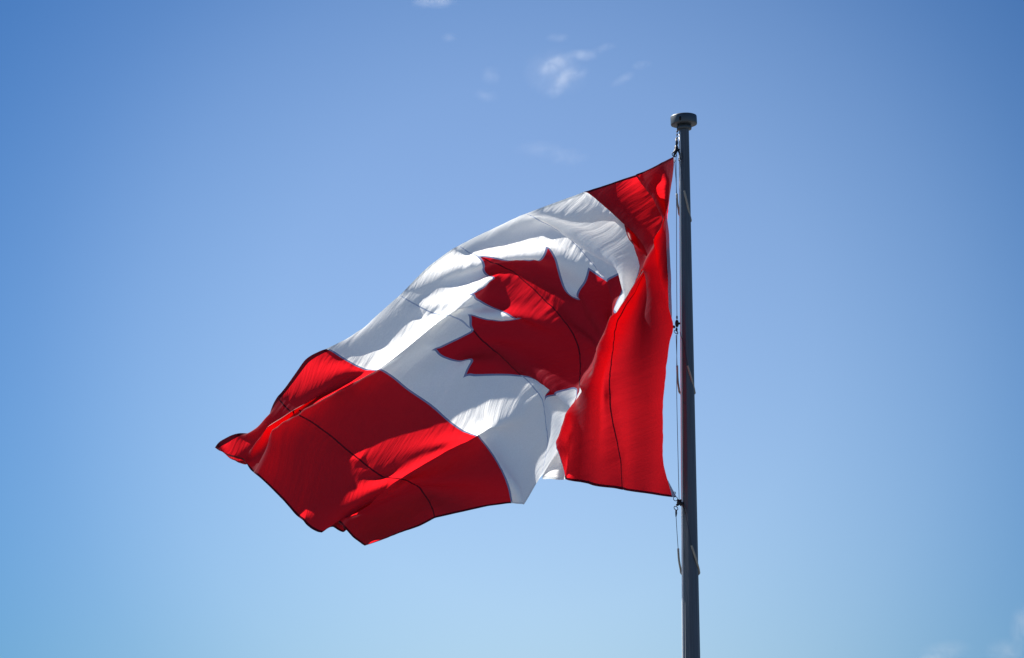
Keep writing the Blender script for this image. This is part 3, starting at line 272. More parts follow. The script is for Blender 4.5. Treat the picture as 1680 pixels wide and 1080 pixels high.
1781 805 -248 1769 803 -328 1695 814 -348 1666 858 -290 1648 905 -229 1577 888 -237 1544 835 -268 1569 813 -317 1593 809 -358 1616 816 -397 1631 836 -430 1638 865 -454 1634 886 -467 1612 874 -463 1588 846 -460 1570 816 -466 1563 794 -492 1565 788 -538 1561 801 -593 1523 837 -644 1528 913 -676 1460 945 -695 1421 935 -767 1455 951 -846 1501 967 -915 1420 938 -931 1337 913 -933 1254 899 -935 1172 887 -945 1099 859 -974 1062 823 -1038 1050 819 -1121 1049 844 -1202 1038 853 -1286 1003 842 -1362 959 829 -1434 939 822 -1517 887 789 -1576 823 752 -1618 754 719 -1656 678 696 -1685 595 686 -1701 511 677 -1717 433 656 -1748 368 628 -1798 313 596 -1857 271 569 -1927 240 554 -2007 206 545 -2088 129 499 -2125 52 461 -2157 -26 428 -2188 -104 395 -2216 -184 359 -2235 -266 323 -2252 -346 286 -2279 -421 252 -2321 -493 234 -2379 -564 227 -2443 -635 194 -2492 -714 145 -2515 -794 95 -2530 -871 43 -2543 -947 -10 -2556 -1023 -66 -2569 -1099 -120 -2579 -1175 -175 -2591 -1251 -229 -2605 -1327 -283 -2622 -1404 -337 -2638 -1480 -391 -2653 -1557 -445 -2669 -1635 -500 -2683 -1716 -548 -2698 -1797 -599 -2711 -1877 -651 -2733 -1957 -703 -2754 -2037 -753 -2780 -2117 -803 -2804 -2197 -853 -2829 -2278 -901 -2851 -2357 -950 -2874 -2435 -1000 -2897 -2511 -1054 -2921 -2584 -1121 -2941 -2659 -1143 -2961 -2728 -1181 -2988 -2795 -1226 -3013 -2857 -1277 -3031 -2917 -1329 -3043 -2951 -1398 -3043 -2979 -1475 -3038 -3018 -1549 -3029 -3063 -1617 -3016 -3110 -1684 -3003 -3159 -1749 -2991 -3209 -1814 -2980
1784 719 -252 1753 719 -325 1683 741 -303 1673 787 -240 1644 830 -180 1567 824 -167 1507 779 -184 1524 739 -242 1566 735 -303 1594 738 -348 1608 757 -379 1616 792 -397 1614 825 -406 1582 806 -402 1553 775 -401 1535 746 -409 1529 730 -429 1537 740 -461 1553 779 -500 1568 831 -545 1558 854 -594 1486 862 -649 1451 858 -726 1471 870 -805 1513 887 -873 1432 866 -880 1349 847 -875 1266 837 -874 1185 825 -886 1133 788 -937 1131 772 -1014 1130 785 -1095 1119 792 -1177 1082 782 -1253 1028 770 -1317 994 760 -1394 990 762 -1479 922 737 -1521 856 698 -1560 787 663 -1598 708 644 -1622 624 636 -1637 542 621 -1659 472 594 -1701 414 566 -1759 367 537 -1825 333 516 -1901 304 503 -1982 266 489 -2060 188 446 -2095 110 408 -2125 31 376 -2151 -48 346 -2174 -126 308 -2195 -201 271 -2228 -270 243 -2277 -339 227 -2335 -406 218 -2394 -471 206 -2449 -541 178 -2482 -637 113 -2487 -722 61 -2496 -801 10 -2507 -878 -43 -2519 -957 -96 -2527 -1037 -148 -2533 -1110 -206 -2547 -1185 -261 -2566 -1262 -315 -2583 -1340 -369 -2598 -1417 -424 -2613 -1494 -479 -2630 -1571 -530 -2647 -1652 -585 -2663 -1731 -638 -2683 -1809 -690 -2705 -1887 -742 -2728 -1966 -793 -2751 -2046 -843 -2774 -2125 -892 -2797 -2204 -942 -2819 -2281 -991 -2842 -2358 -1042 -2864 -2433 -1096 -2884 -2508 -1158 -2898 -2581 -1188 -2922 -2648 -1227 -2955 -2715 -1273 -2981 -2778 -1326 -3000 -2836 -1382 -3013 -2877 -1451 -3016 -2913 -1524 -3011 -2954 -1596 -3000 -3000 -1663 -2986 -3049 -1729 -2969 -3100 -1792 -2952 -3152 -1853 -2935
1792 634 -264 1730 636 -309 1685 669 -255 1682 717 -191 1644 755 -132 1564 752 -109 1480 708 -101 1494 674 -177 1548 659 -250 1576 657 -302 1584 675 -332 1588 716 -345 1593 767 -350 1549 737 -343 1516 704 -343 1498 677 -350 1493 668 -365 1507 690 -387 1538 753 -413 1579 841 -450 1559 807 -519 1520 771 -600 1478 774 -688 1487 785 -773 1525 817 -835 1440 792 -830 1357 780 -818 1274 773 -814 1199 754 -838 1190 725 -912 1213 735 -987 1200 733 -1068 1162 721 -1143 1104 710 -1206 1054 698 -1274 1039 694 -1358 1038 700 -1442 965 674 -1478 896 637 -1512 822 606 -1542 740 592 -1559 655 583 -1575 577 562 -1606 515 531 -1658 466 504 -1725 429 482 -1798 398 465 -1876 365 449 -1953 324 433 -2028 246 391 -2064 168 356 -2090 88 324 -2113 12 291 -2144 -58 257 -2185 -124 233 -2238 -189 216 -2296 -259 193 -2348 -332 166 -2387 -408 147 -2415 -487 130 -2429 -582 71 -2440 -662 23 -2452 -739 -28 -2465 -816 -78 -2476 -896 -128 -2483 -973 -182 -2491 -1031 -237 -2533 -1109 -292 -2556 -1190 -350 -2570 -1269 -406 -2582 -1347 -463 -2597 -1424 -519 -2613 -1504 -575 -2628 -1583 -627 -2646 -1661 -680 -2665 -1739 -733 -2685 -1818 -784 -2705 -1897 -835 -2726 -1976 -885 -2747 -2055 -935 -2768 -2133 -985 -2790 -2210 -1034 -2811 -2286 -1086 -2832 -2362 -1140 -2848 -2439 -1201 -2859 -2507 -1234 -2893 -2574 -1274 -2928 -2640 -1321 -2952 -2704 -1375 -2972 -2762 -1434 -2986 -2807 -1503 -2991 -2847 -1576 -2989 -2890 -1647 -2982 -2937 -1715 -2970 -2986 -1781 -2955 -3037 -1845 -2939 -3090 -1906 -2922
1796 549 -282 1720 557 -272 1698 598 -208 1695 646 -143 1659 684 -83 1585 688 -55 1515 653 -66 1513 611 -134 1547 581 -200 1564 571 -262 1557 592 -289 1548 632 -297 1536 666 -296 1506 660 -288 1476 635 -285 1457 612 -290 1454 607 -302 1470 632 -320 1502 686 -345 1533 748 -388 1521 721 -462 1501 686 -547 1486 678 -641 1485 695 -749 1500 713 -857 1439 707 -796 1361 709 -763 1279 706 -756 1220 679 -802 1250 671 -880 1299 690 -958 1245 663 -1030 1187 649 -1096 1127 639 -1160 1095 629 -1240 1090 630 -1328 1084 635 -1413 1012 602 -1448 935 571 -1468 855 550 -1484 771 541 -1496 687 528 -1517 616 500 -1559 566 470 -1624 529 449 -1698 494 430 -1773 459 410 -1847 421 390 -1922 381 375 -1997 304 336 -2033 225 301 -2059 148 268 -2088 81 238 -2135 18 214 -2192 -48 190 -2247 -121 161 -2289 -202 134 -2315 -287 114 -2333 -373 98 -2349 -457 72 -2368 -537 26 -2386 -609 -20 -2404 -682 -68 -2420 -757 -118 -2434 -833 -168 -2447 -901 -216 -2470 -928 -227 -2537 -1034 -319 -2545 -1120 -384 -2551 -1201 -444 -2561 -1278 -501 -2576 -1359 -561 -2589 -1440 -621 -2602 -1517 -672 -2620 -1595 -725 -2638 -1673 -777 -2657 -1752 -829 -2677 -1831 -879 -2697 -1910 -929 -2718 -1988 -979 -2739 -2067 -1029 -2760 -2143 -1079 -2781 -2220 -1131 -2801 -2296 -1185 -2816 -2373 -1247 -2829 -2438 -1280 -2868 -2506 -1322 -2900 -2573 -1370 -2923 -2637 -1425 -2941 -2696 -1484 -2956 -2741 -1554 -2964 -2782 -1628 -2966 -2826 -1699 -2963 -2873 -1769 -2957 -2923 -1836 -2947 -2975 -1901 -2937 -3030 -1965 -2926
1794 461 -275 1733 484 -228 1718 528 -163 1709 574 -96 1673 610 -35 1601 619 -2 1531 588 -21 1523 544 -86 1550 508 -153 1563 476 -221 1522 506 -251 1504 547 -253 1488 579 -244 1461 581 -232 1433 564 -227 1414 546 -229 1413 544 -240 1429 565 -259 1453 603 -289 1471 634 -337 1470 628 -407 1460 607 -489 1456 597 -580 1459 600 -676 1462 602 -765 1425 624 -750 1359 634 -709 1281 636 -700 1239 607 -760 1280 605 -834 1315 605 -915 1267 587 -988 1207 575 -1056 1153 566 -1122 1132 559 -1209 1133 567 -1303 1136 578 -1424 1056 534 -1409 972 512 -1412 887 497 -1421 802 488 -1433 722 469 -1463 666 438 -1523 631 417 -1599 596 398 -1675 555 374 -1744 513 350 -1815 477 330 -1892 440 316 -1970 364 279 -2006 286 245 -2033 214 214 -2073 152 188 -2130 87 159 -2183 8 132 -2212 -78 115 -2228 -164 103 -2243 -250 87 -2259 -332 61 -2280 -409 27 -2308 -476 -7 -2339 -548 -59 -2362 -626 -115 -2380 -701 -167 -2400 -772 -218 -2423 -841 -268 -2453 -912 -307 -2487 -994 -366 -2497 -1073 -429 -2508 -1150 -489 -2520 -1226 -547 -2535 -1304 -606 -2549 -1383 -667 -2564 -1458 -719 -2583 -1534 -771 -2603 -1612 -823 -2623 -1690 -874 -2643 -1768 -925 -2664 -1846 -975 -2686 -1924 -1025 -2707 -2001 -1076 -2728 -2077 -1126 -2750 -2153 -1178 -2769 -2228 -1233 -2785 -2304 -1294 -2800 -2369 -1330 -2839 -2438 -1373 -2869 -2505 -1422 -2892 -2569 -1478 -2911 -2627 -1538 -2926 -2675 -1607 -2936 -2719 -1680 -2941 -2764 -1752 -2943 -2811 -1822 -2942 -2861 -1891 -2939 -2914 -1959 -2934 -2972 -2024 -2930
1795 379 -247 1755 413 -185 1739 458 -118 1723 501 -51 1683 535 10 1612 545 45 1540 518 27 1527 474 -39 1547 436 -107 1547 399 -177 1484 408 -215 1463 466 -211 1450 500 -193 1418 505 -177 1388 492 -171 1370 477 -172 1370 476 -182 1386 493 -202 1406 520 -234 1421 541 -283 1423 541 -348 1418 529 -426 1417 521 -512 1422 521 -598 1424 526 -662 1410 532 -671 1358 556 -657 1283 563 -646 1254 536 -712 1299 535 -783 1317 525 -866 1277 510 -940 1215 504 -1003 1164 495 -1073 1144 487 -1159 1150 491 -1252 1172 504 -1345 1089 475 -1348 1002 456 -1350 917 443 -1358 833 432 -1373 762 405 -1419 736 390 -1499 704 371 -1577 658 343 -1645 606 315 -1707 565 291 -1780 535 274 -1863 504 257 -1955 423 222 -1977 347 190 -2007 279 159 -2054 213 129 -2104 131 103 -2129 44 118 -2133 -45 109 -2147 -130 82 -2166 -211 50 -2192 -287 14 -2226 -359 -24 -2262 -431 -67 -2293 -505 -113 -2315 -581 -164 -2335 -655 -216 -2355 -730 -267 -2376 -806 -315 -2399 -885 -361 -2423 -959 -415 -2440 -1032 -474 -2455 -1105 -534 -2471 -1178 -593 -2488 -1251 -652 -2506 -1326 -713 -2523 -1399 -765 -2545 -1475 -818 -2567 -1551 -869 -2589 -1628 -921 -2610 -1705 -972 -2633 -1782 -1022 -2655 -1859 -1073 -2676 -1936 -1124 -2698 -2012 -1175 -2720 -2087 -1228 -2740 -2162 -1283 -2756 -2238 -1344 -2771 -2303 -1381 -2810 -2371 -1426 -2840 -2439 -1476 -2863 -2502 -1532 -2883 -2560 -1594 -2899 -2610 -1662 -2910 -2657 -1734 -2918 -2703 -1807 -2923 -2750 -1877 -2926 -2800 -1947 -2927 -2853 -2016 -2927 -2912 -2083 -2928
1796 299 -209 1772 342 -143 1757 386 -75 1736 428 -8 1693 459 52 1622 469 89 1548 446 73 1528 404 7 1537 363 -63 1521 327 -132 1454 331 -170 1422 383 -173 1422 424 -145 1375 430 -127 1340 420 -121 1324 406 -122 1326 403 -130 1342 418 -147 1362 441 -177 1377 459 -223 1381 460 -285 1379 451 -360 1380 445 -443 1385 447 -522 1388 453 -577 1377 454 -593 1351 460 -590 1292 482 -595 1273 464 -662 1316 465 -729 1311 453 -810 1275 438 -884 1212 437 -945 1163 428 -1016 1146 417 -1102 1166 419 -1190 1202 432 -1268 1114 412 -1283 1027 396 -1288 941 383 -1297 863 367 -1321 818 347 -1389 823 375 -1476 765 317 -1540 705 283 -1600 651 254 -1662 614 233 -1737 586 217 -1820 553 200 -1903 476 166 -1935 404 133 -1973 334 101 -2017 255 77 -2044 168 90 -2051 102 148 -2057 -1 86 -2076 -83 41 -2107 -160 2 -2143 -233 -34 -2180 -310 -74 -2213 -388 -116 -2238 -466 -160 -2258 -543 -206 -2275 -621 -253 -2292 -698 -301 -2310 -774 -350 -2333 -847 -402 -2359 -917 -459 -2382 -985 -519 -2403 -1054 -579 -2425 -1123 -639 -2446 -1192 -699 -2468 -1264 -758 -2490 -1337 -812 -2513 -1412 -865 -2536 -1488 -917 -2558 -1565 -968 -2581 -1641 -1019 -2604 -1718 -1070 -2626 -1795 -1121 -2648 -1872 -1173 -2670 -1947 -1225 -2692 -2022 -1278 -2712 -2096 -1335 -2729 -2173 -1396 -2743 -2238 -1434 -2782 -2306 -1480 -2813 -2373 -1531 -2836 -2437 -1588 -2856 -2495 -1650 -2873 -2547 -1718 -2886 -2595 -1790 -2896 -2642 -1862 -2904 -2689 -1933 -2911 -2740 -2004 -2915 -2793 -2074 -2919 -2853 -2143 -2922
1796 224 -170 1785 270 -102 1774 314 -33 1749 353 34 1702 382 93 1631 393 130 1555 373 116 1526 333 52 1523 292 -19 1496 257 -86 1426 261 -115 1375 305 -90 1357 349 -107 1319 359 -79 1290 349 -73 1278 333 -75 1283 330 -81 1299 342 -89 1319 362 -115 1334 378 -159 1340 379 -220 1342 372 -293 1345 368 -373 1350 370 -450 1351 376 -503 1339 377 -521 1319 379 -523 1302 382 -540 1299 380 -591 1314 394 -667 1290 392 -747 1261 376 -820 1206 372 -884 1162 361 -958 1156 349 -1044 1185 352 -1127 1215 355 -1205 1126 344 -1224 1040 332 -1228 958 317 -1239 887 297 -1275 859 280 -1351 849 279 -1434 796 248 -1494 738 217 -1552 686 190 -1615 653 169 -1692 632 157 -1775 600 141 -1854 526 107 -1893 451 75 -1929 372 49 -1958 286 45 -1969 199 61 -1974 115 65 -1994 37 26 -2027 -39 -14 -2061 -114 -52 -2096 -190 -87 -2129 -270 -121 -2156 -352 -150 -2172 -434 -191 -2188 -514 -233 -2203 -591 -279 -2220 -661 -334 -2245 -727 -388 -2278 -794 -443 -2312 -859 -502 -2341 -925 -562 -2368 -991 -623 -2393 -1058 -684 -2417 -1126 -744 -2441 -1196 -803 -2468 -1271 -858 -2488 -1347 -911 -2509 -1423 -963 -2531 -1500 -1015 -2554 -1576 -1067 -2577 -1653 -1119 -2599 -1730 -1170 -2622 -1807 -1223 -2644 -1882 -1275 -2667 -1957 -1330 -2687 -2032 -1387 -2704 -2110 -1449 -2718 -2173 -1488 -2759 -2242 -1534 -2789 -2309 -1586 -2812 -2374 -1644 -2831 -2432 -1707 -2849 -2485 -1775 -2864 -2534 -1847 -2877 -2582 -1919 -2888 -2630 -1991 -2899 -2680 -2063 -2906 -2735 -2134 -2911 -2797 -2205 -2914
1796 148 -125 1800 198 -60 1791 242 8 1760 277 74 1709 304 132 1638 315 169 1561 298 156 1523 261 95 1509 221 26 1470 189 -37 1396 197 -57 1343 240 -23 1307 283 18 1265 304 16 1245 286 10 1236 269 5 1242 263 -5 1259 270 -21 1277 285 -50 1292 296 -94 1299 298 -153 1304 294 -225 1309 289 -305 1314 289 -382 1315 292 -437 1304 296 -455 1288 301 -455 1278 305 -472 1278 313 -517 1281 327 -588 1262 341 -674 1238 322 -751 1200 310 -823 1166 291 -902 1167 279 -988 1188 276 -1072 1197 273 -1154 1122 274 -1165 1043 266 -1166 967 250 -1182 907 225 -1229 888 207 -1307 873 199 -1388 824 174 -1448 766 148 -1504 719 122 -1570 696 105 -1651 684 98 -1735 649 81 -1812 569 47 -1846 489 21 -1872 404 6 -1890 317 9 -1897 230 8 -1912 149 -7 -1944 75 -37 -1979 1 -72 -2012 -75 -106 -2043 -156 -134 -2067 -240 -153 -2083 -326 -168 -2096 -407 -211 -2113 -481 -262 -2134 -540 -321 -2171 -586 -367 -2231 -650 -416 -2275 -719 -474 -2305 -786 -536 -2330 -851 -599 -2354 -918 -662 -2376 -987 -725 -2398 -1056 -787 -2420 -1127 -847 -2445 -1203 -902 -2462 -1280 -956 -2483 -1357 -1009 -2505 -1434 -1062 -2528 -1511 -1114 -2551 -1588 -1167 -2574 -1665 -1219 -2597 -1742 -1273 -2621 -1817 -1326 -2644 -1892 -1382 -2666 -1966 -1440 -2684 -2043 -1505 -2700 -2108 -1542 -2742 -2177 -1589 -2769 -2246 -1642 -2789 -2311 -1701 -2808 -2370 -1764 -2827 -2423 -1833 -2844 -2474 -1905 -2859 -2523 -1978 -2874 -2570 -2049 -2889 -2621 -2122 -2902 -2676 -2196 -2912 -2740 -2271 -2916
1795 74 -73 1819 126 -18 1807 168 49 1768 200 112 1715 225 168 1644 236 205 1566 223 195 1520 189 138 1493 151 71 1443 124 15 1367 138 4 1310 177 40 1275 220 93 1222 255 124 1203 223 94 1196 205 84 1203 196 70 1218 198 48 1236 207 16 1250 216 -27 1259 219 -85 1265 215 -156 1271 209 -238 1277 204 -323 1277 203 -392 1271 212 -394 1258 224 -384 1248 234 -399 1246 249 -441 1249 277 -508 1244 296 -592 1214 260 -685 1186 238 -766 1171 216 -849 1171 204 -936 1179 195 -1024 1188 190 -1107 1120 206 -1102 1047 200 -1102 977 178 -1127 931 150 -1185 918 134 -1263 903 124 -1343 851 102 -1402 793 79 -1457 759 55 -1530 751 48 -1614 739 40 -1698 695 21 -1767 608 -10 -1791 523 -29 -1810 436 -38 -1823 351 -41 -1836 267 -53 -1861 189 -71 -1896 113 -97 -1928 36 -127 -1956 -45 -151 -1977 -130 -161 -1990 -217 -164 -2002 -298 -191 -2023 -365 -248 -2054 -419 -305 -2103 -460 -340 -2174 -491 -345 -2257 -566 -415 -2292 -640 -488 -2310 -706 -560 -2326 -773 -627 -2341 -843 -695 -2358 -914 -762 -2374 -986 -827 -2392 -1062 -891 -2410 -1137 -946 -2431 -1213 -1000 -2454 -1290 -1054 -2478 -1368 -1108 -2502 -1445 -1161 -2526 -1522 -1214 -2550 -1599 -1268 -2575 -1676 -1322 -2600 -1751 -1377 -2625 -1825 -1433 -2649 -1898 -1494 -2674 -1974 -1559 -2697 -2041 -1596 -2731 -2114 -1644 -2748 -2183 -1698 -2766 -2248 -1757 -2785 -2307 -1821 -2804 -2362 -1890 -2823 -2413 -1962 -2841 -2463 -2035 -2860 -2510 -2107 -2878 -2561 -2182 -2897 -2616 -2257 -2918 -2683 -2338 -2934
1796 -2 -8 1841 53 18 1815 90 83 1771 120 145 1719 145 202 1649 157 240 1570 146 233 1516 115 180 1477 81 118 1417 61 70 1339 79 67 1277 116 103 1236 157 159 1196 203 207 1160 175 188 1155 147 168 1162 127 143 1177 123 113 1194 128 82 1208 136 41 1218 140 -16 1226 138 -85 1235 131 -169 1241 121 -264 1243 113 -374 1240 130 -328 1230 149 -308 1218 164 -323 1213 181 -367 1213 203 -436 1210 209 -519 1194 176 -606 1178 148 -692 1170 131 -780 1164 125 -885 1164 114 -983 1162 103 -1102 1131 130 -1041 1061 127 -1044 998 103 -1079 964 75 -1143 955 62 -1222 937 54 -1301 880 32 -1354 827 9 -1413 812 -5 -1494 812 -6 -1578 786 -24 -1656 731 -44 -1713 641 -67 -1733 554 -81 -1748 468 -90 -1762 385 -100 -1782 304 -114 -1811 224 -128 -1842 145 -151 -1868 64 -171 -1888 -21 -180 -1899 -107 -183 -1910 -189 -204 -1932 -244 -239 -1986 -297 -289 -2039 -339 -326 -2106 -378 -354 -2180 -421 -392 -2243 -497 -447 -2266 -563 -497 -2290 -626 -565 -2304 -700 -654 -2314 -772 -729 -2327 -845 -800 -2343 -919 -868 -2359 -998 -936 -2375 -1071 -991 -2400 -1148 -1045 -2426 -1225 -1100 -2450 -1303 -1154 -2475 -1380 -1208 -2501 -1457 -1262 -2527 -1533 -1316 -2553 -1609 -1371 -2581 -1685 -1426 -2605 -1758 -1484 -2633 -1829 -1544 -2667 -1900 -1612 -2721 -1976 -1649 -2710 -2051 -1695 -2719 -2120 -1750 -2738 -2185 -1810 -2759 -2245 -1874 -2778 -2300 -1943 -2798 -2352 -2016 -2818 -2401 -2090 -2840 -2449 -2162 -2858 -2499 -2238 -2882 -2552 -2315 -2914 -2612 -2396 -2982
1798 -59 -35 1836 -31 41 1810 8 110 1771 39 175 1722 64 234 1652 77 274 1573 68 268 1512 41 221 1462 12 164 1393 -1 125 1315 20 130 1249 56 168 1189 91 222 1166 153 287 1099 152 298 1114 90 251 1122 56 212 1136 46 175 1154 50 148 1168 58 112 1178 63 58 1188 63 -10 1200 59 -89 1216 55 -170 1228 55 -231 1219 64 -232 1202 78 -228 1188 93 -248 1182 107 -294 1181 119 -363 1177 118 -445 1168 98 -528 1160 77 -611 1154 63 -698 1150 56 -788 1147 47 -877 1141 42 -948 1129 41 -964 1098 31 -986 1034 25 -1033 1006 1 -1104 998 -13 -1183 975 -21 -1258 913 -38 -1308 875 -57 -1376 875 -57 -1458 864 -67 -1539 818 -90 -1604 760 -109 -1656 669 -126 -1674 582 -138 -1688 497 -148 -1705 415 -160 -1727 333 -172 -1754 251 -183 -1780 170 -198 -1800 86 -208 -1813 1 -216 -1825 -82 -234 -1846 -147 -267 -1894 -178 -287 -1972 -223 -324 -2038 -266 -362 -2104 -319 -407 -2157 -388 -453 -2190 -458 -494 -2207 -501 -529 -2245 -559 -595 -2265 -642 -696 -2277 -713 -775 -2291 -784 -846 -2308 -857 -915 -2325 -936 -986 -2342 -1008 -1039 -2370 -1084 -1093 -2396 -1161 -1148 -2422 -1239 -1202 -2448 -1315 -1255 -2473 -1392 -1309 -2500 -1469 -1363 -2526 -1545 -1418 -2552 -1620 -1473 -2576 -1694 -1531 -2603 -1768 -1591 -2630 -1846 -1656 -2652 -1918 -1693 -2664 -1990 -1743 -2683 -2058 -1798 -2704 -2123 -1858 -2725 -2182 -1922 -2745 -2238 -1991 -2765 -2290 -2063 -2786 -2340 -2137 -2805 -2389 -2209 -2824 -2440 -2285 -2844 -2494 -2363 -2866 -2560 -2448 -2886
1780 -129 -21 1803 -105 57 1794 -72 132 1768 -42 202 1723 -17 265 1655 -4 305 1575 -11 301 1509 -33 261 1449 -58 210 1375 -66 178 1296 -45 187 1229 -9 227 1173 27 295 1144 79 350 1079 91 376 1065 28 329 1080 -14 281 1097 -29 247 1115 -26 222 1128 -18 187 1138 -12 134 1149 -10 67 1165 -11 -6 1193 -8 -70 1226 2 -112 1198 2 -131 1173 9 -143 1158 21 -171 1152 32 -220 1150 40 -288 1148 37 -366 1144 24 -447 1140 9 -529 1138 -2 -613 1137 -8 -698 1132 -12 -777 1122 -16 -838 1107 -27 -876 1089 -45 -915 1066 -64 -969 1052 -85 -1039 1044 -102 -1118 1024 -114 -1197 963 -111 -1267 936 -116 -1342 933 -114 -1422 898 -135 -1491 839 -154 -1543 786 -175 -1597 693 -187 -1613 606 -197 -1628 521 -206 -1645 439 -216 -1667 356 -226 -1691 273 -233 -1712 190 -241 -1729 106 -251 -1743 24 -270 -1763 -48 -299 -1802 -94 -327 -1871 -115 -338 -1956 -162 -376 -2022 -220 -420 -2073 -289 -464 -2107 -362 -504 -2129 -427 -552 -2157 -483 -616 -2196 -541 -684 -2224 -602 -761 -2239 -664 -835 -2255 -731 -905 -2274 -801 -973 -2293 -876 -1040 -2312 -946 -1092 -2341 -1022 -1144 -2368 -1098 -1197 -2394 -1175 -1250 -2419 -1252 -1303 -2445 -1328 -1356 -2470 -1405 -1410 -2495 -1482 -1464 -2520 -1557 -1519 -2543 -1632 -1575 -2565 -1708 -1634 -2585 -1787 -1699 -2602 -1858 -1738 -2622 -1929 -1786 -2642 -1998 -1841 -2662 -2062 -1901 -2684 -2119 -1965 -2707 -2174 -2033 -2729 -2227 -2105 -2748 -2278 -2177 -2766 -2327 -2248 -2782 -2380 -2323 -2796 -2434 -2401 -2811 -2491 -2492 -2824
1763 -204 -3 1776 -181 75 1778 -153 153 1763 -124 227 1724 -99 293 1657 -85 335 1576 -89 335 1505 -108 300 1439 -128 256 1363 -135 228 1283 -118 234 1214 -87 268 1154 -53 318 1128 -12 381 1071 8 428 1024 -38 392 1034 -85 353 1058 -99 328 1078 -99 303 1090 -93 265 1098 -87 211 1110 -83 145 1129 -80 78 1158 -73 23 1187 -64 -14 1164 -64 -37 1141 -59 -58 1128 -51 -92 1122 -42 -143 1120 -36 -210 1120 -38 -287 1120 -49 -367 1122 -60 -447 1125 -68 -529 1124 -71 -610 1117 -73 -683 1102 -77 -743 1081 -90 -790 1063 -111 -837 1051 -134 -895 1042 -155 -966 1036 -171 -1044 1026 -183 -1125 1011 -190 -1205 999 -194 -1287 971 -184 -1372 913 -198 -1429 850 -213 -1476 802 -238 -1533 710 -247 -1550 624 -255 -1565 539 -263 -1582 457 -271 -1603 374 -277 -1624 291 -281 -1643 207 -288 -1659 125 -305 -1679 51 -333 -1712 -8 -365 -1767 -38 -384 -1847 -58 -394 -1932 -114 -433 -1991 -184 -474 -2028 -258 -512 -2052 -323 -561 -2083 -383 -622 -2120 -442 -684 -2155 -499 -751 -2182 -555 -824 -2201 -612 -896 -2221 -675 -964 -2242 -740 -1030 -2263 -814 -1094 -2283 -882 -1145 -2314 -958 -1195 -2341 -1033 -1246 -2367 -1111 -1297 -2391 -1186 -1349 -2417 -1263 -1401 -2442 -1340 -1455 -2466 -1417 -1508 -2488 -1494 -1562 -2507 -1571 -1618 -2526 -1647 -1677 -2544 -1725 -1743 -2561 -1799 -1778 -2575 -1872 -1824 -2591 -1938 -1879 -2615 -1999 -1940 -2643 -2054 -2004 -2670 -2107 -2071 -2693 -2160 -2141 -2711 -2213 -2212 -2726 -2264 -2281 -2736 -2319 -2353 -2744 -2372 -2429 -2756 -2417 -2522 -2767
1746 -282 16 1758 -259 95 1766 -233 173 1757 -206 250 1722 -181 319 1657 -166 364 1576 -168 369 1501 -182 340 1431 -200 302 1354 -206 276 1274 -193 280 1203 -167 309 1145 -135 356 1114 -96 419 1063 -74 475 992 -101 460 975 -162 429 1024 -170 407 1045 -171 384 1052 -166 345 1059 -160 289 1070 -155 223 1089 -150 159 1113 -142 108 1129 -135 72 1122 -132 50 1108 -128 26 1097 -121 -11 1092 -115 -64 1091 -111 -132 1092 -113 -208 1096 -122 -286 1105 -131 -365 1115 -135 -445 1117 -135 -523 1104 -136 -595 1082 -141 -656 1058 -154 -706 1037 -174 -758 1023 -197 -820 1014 -216 -891 1009 -231 -970 1007 -243 -1050 1006 -251 -1131 1004 -255 -1214 985 -254 -1293 922 -253 -1358 858 -269 -1407 810 -298 -1465 722 -306 -1485 637 -312 -1500 552 -318 -1517 470 -324 -1536 388 -327 -1555 304 -330 -1574 222 -341 -1594 146 -366 -1623 83 -401 -1670 41 -429 -1739 21 -439 -1822 -4 -450 -1904 -65 -487 -1956 -138 -521 -1985 -207 -569 -2016 -269 -625 -2052 -330 -683 -2087 -390 -744 -2119 -447 -810 -2145 -500 -882 -2167 -554 -953 -2189 -615 -1019 -2212 -678 -1084 -2235 -749 -1145 -2255 -817 -1195 -2286 -892 -1243 -2314 -966 -1292 -2341 -1043 -1342 -2368 -1118 -1393 -2394 -1195 -1444 -2418 -1273 -1496 -2436 -1353 -1549 -2453 -1431 -1601 -2468 -1509 -1657 -2484 -1587 -1715 -2498 -1670 -1779 -2510 -1748 -1808 -2514 -1815 -1860 -2540 -1872 -1917 -2577 -1928 -1976 -2614 -1982 -2039 -2643 -2037 -2105 -2662 -2092 -2173 -2674 -2148 -2241 -2680 -2204 -2307 -2682 -2262 -2375 -2684 -2320 -2445 -2688 -2373 -2525 -2693
